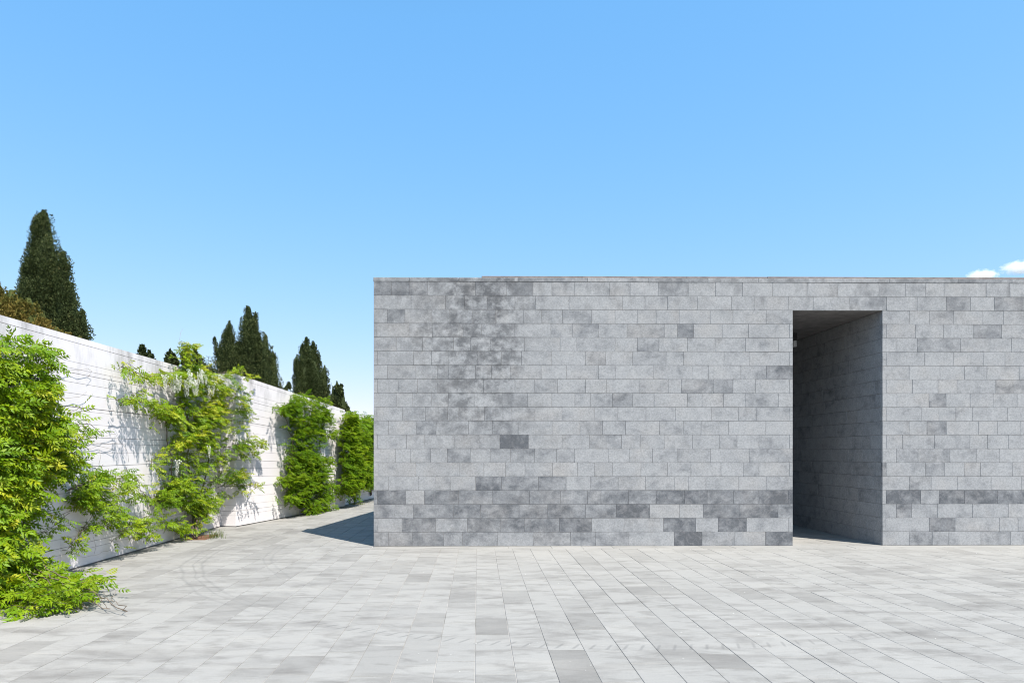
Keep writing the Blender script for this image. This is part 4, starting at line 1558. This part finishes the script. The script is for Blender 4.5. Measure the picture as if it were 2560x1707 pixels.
conifer("cypress_tree", "small grey-brown cypress just right of the broad one",
        [(842, 950, 846, 1015, 17, 0.6), (853, 958, 856, 1040, 18, 0.55), (832, 962, 836, 1030, 14, 0.6), (868, 1008, 868, 1050, 10, 0.6)],
        52, 4500, 0.21, M_CYP, 848, 35, 0.58, 0.34, 0.6, "cypresses behind the wall", yjit=0.5)
conifer("cypress_tree", "lone small cypress top leaning above the white wall, between the tall one and the wisteria",
        [(354, 862, 362, 905, 19, 0.42), (372, 874, 374, 920, 13, 0.5)], 34, 2600, 0.17, M_CYP, 364, 36, 0.25, 0.3, 0.5, "cypresses behind the wall", yjit=0.3)
conifer("cypress_tree", "rounded small cypress top left of the blossoming wisteria's tip",
        [(427, 874, 428, 915, 17, 0.45)], 42, 2200, 0.19, M_CYP, 428, 37, 0.40, 0.3, 0.5, "cypresses behind the wall")
conifer("cypress_tree", "cypress standing right behind the blossoming wisteria's topmost tip",
        [(468, 866, 470, 935, 24, 0.5), (488, 865, 490, 940, 20, 0.62), (498, 885, 500, 940, 16, 0.55)], 42, 3600, 0.19, M_CYP, 478, 38, 0.50, 0.32, 0.6, "cypresses behind the wall", yjit=0.4)
# loose leafy shrub beside it
t = empty("leafy_shrub", (depth_at(522, 900, 36)[0], 36, 0), label="loose grey-green shrub between the cypresses, just above the wall", category="shrub")
gg = np.random.default_rng(51)
VV, TT = [], []
brs = []
for i in range(26):
    tip = depth_at(gg.uniform(500, 540), gg.uniform(896, 935), 36 + gg.uniform(-0.4, 0.4))
    b0 = np.array([t.location[0], 36, 3.0])
    w_ = wiggle([b0, (b0 + tip) / 2 + gg.normal(0, 0.1, 3), tip], 0.02, 0.25, i)
    brs.append(tube(w_, np.linspace(0.02, 0.006, len(w_)), 4))
    for p in w_[len(w_) // 3:]:
        m = 26
        cen = p + gg.normal(0, 0.12, (m, 3))
        dv = gg.normal(0, 1, (m, 3)); dv /= np.linalg.norm(dv, axis=1)[:, None]
        sd = np.cross(dv, gg.normal(0, 1, (m, 3))); sd /= np.linalg.norm(sd, axis=1)[:, None]
        VV.append(np.stack([cen - dv * 0.05, cen + sd * 0.022, cen + dv * 0.05, cen - sd * 0.022], axis=1).reshape(-1, 3))
        TT.append(gg.uniform(0.1, 0.9, m))
V = np.vstack(VV)
obj("crown", V, np.arange(len(V)).reshape(-1, 4), M_CYP, t, tone=np.concatenate(TT))
V, F = join(brs + [tube([(t.location[0], 36, 0), (t.location[0], 36, 3.05)], [0.06, 0.04], 6)])
obj("trunk", V, F, M_BARK, t, smooth=True)


# ------------------------------------------------------------------ fair-weather clouds low on the right
def cloud(label, px, py, w_px, h_px, dist, seed):
    gg = np.random.default_rng(seed)
    c = depth_at(px, py, dist)
    k = dist / FPX
    sx, sz = w_px * k, h_px * k
    V, F = [], []
    nu, nv = 20, 12
    for i in range(nv + 1):
        ph = -math.pi / 2 + math.pi * i / nv
        for j in range(nu):
            th = 2 * math.pi * j / nu
            V.append((math.cos(ph) * math.cos(th), math.cos(ph) * math.sin(th), math.sin(ph)))
    for i in range(nv):
        for j in range(nu):
            j2 = (j + 1) % nu
            F.append((i * nu + j, i * nu + j2, (i + 1) * nu + j2, (i + 1) * nu + j))
    me = mesh_data("cloud", np.array(V), np.array(F), M_CLOUD)
    o = bpy.data.objects.new("cloud", me)
    COL.objects.link(o)
    o.location = tuple(float(v) for v in c)
    o.scale = (sx, sx * 0.5, sz)
    o.rotation_euler = (0, R(-4), gg.uniform(-0.2, 0.2))
    o["label"] = label
    o["category"] = "cloud"
    o["group"] = "small clouds low on the right"


cloud("small white cloud just touching the parapet near the right edge", 2455, 691, 45, 20, 2600, 1)
cloud("larger white cloud at the right edge, higher than its neighbour", 2556, 668, 58, 20, 2600, 2)
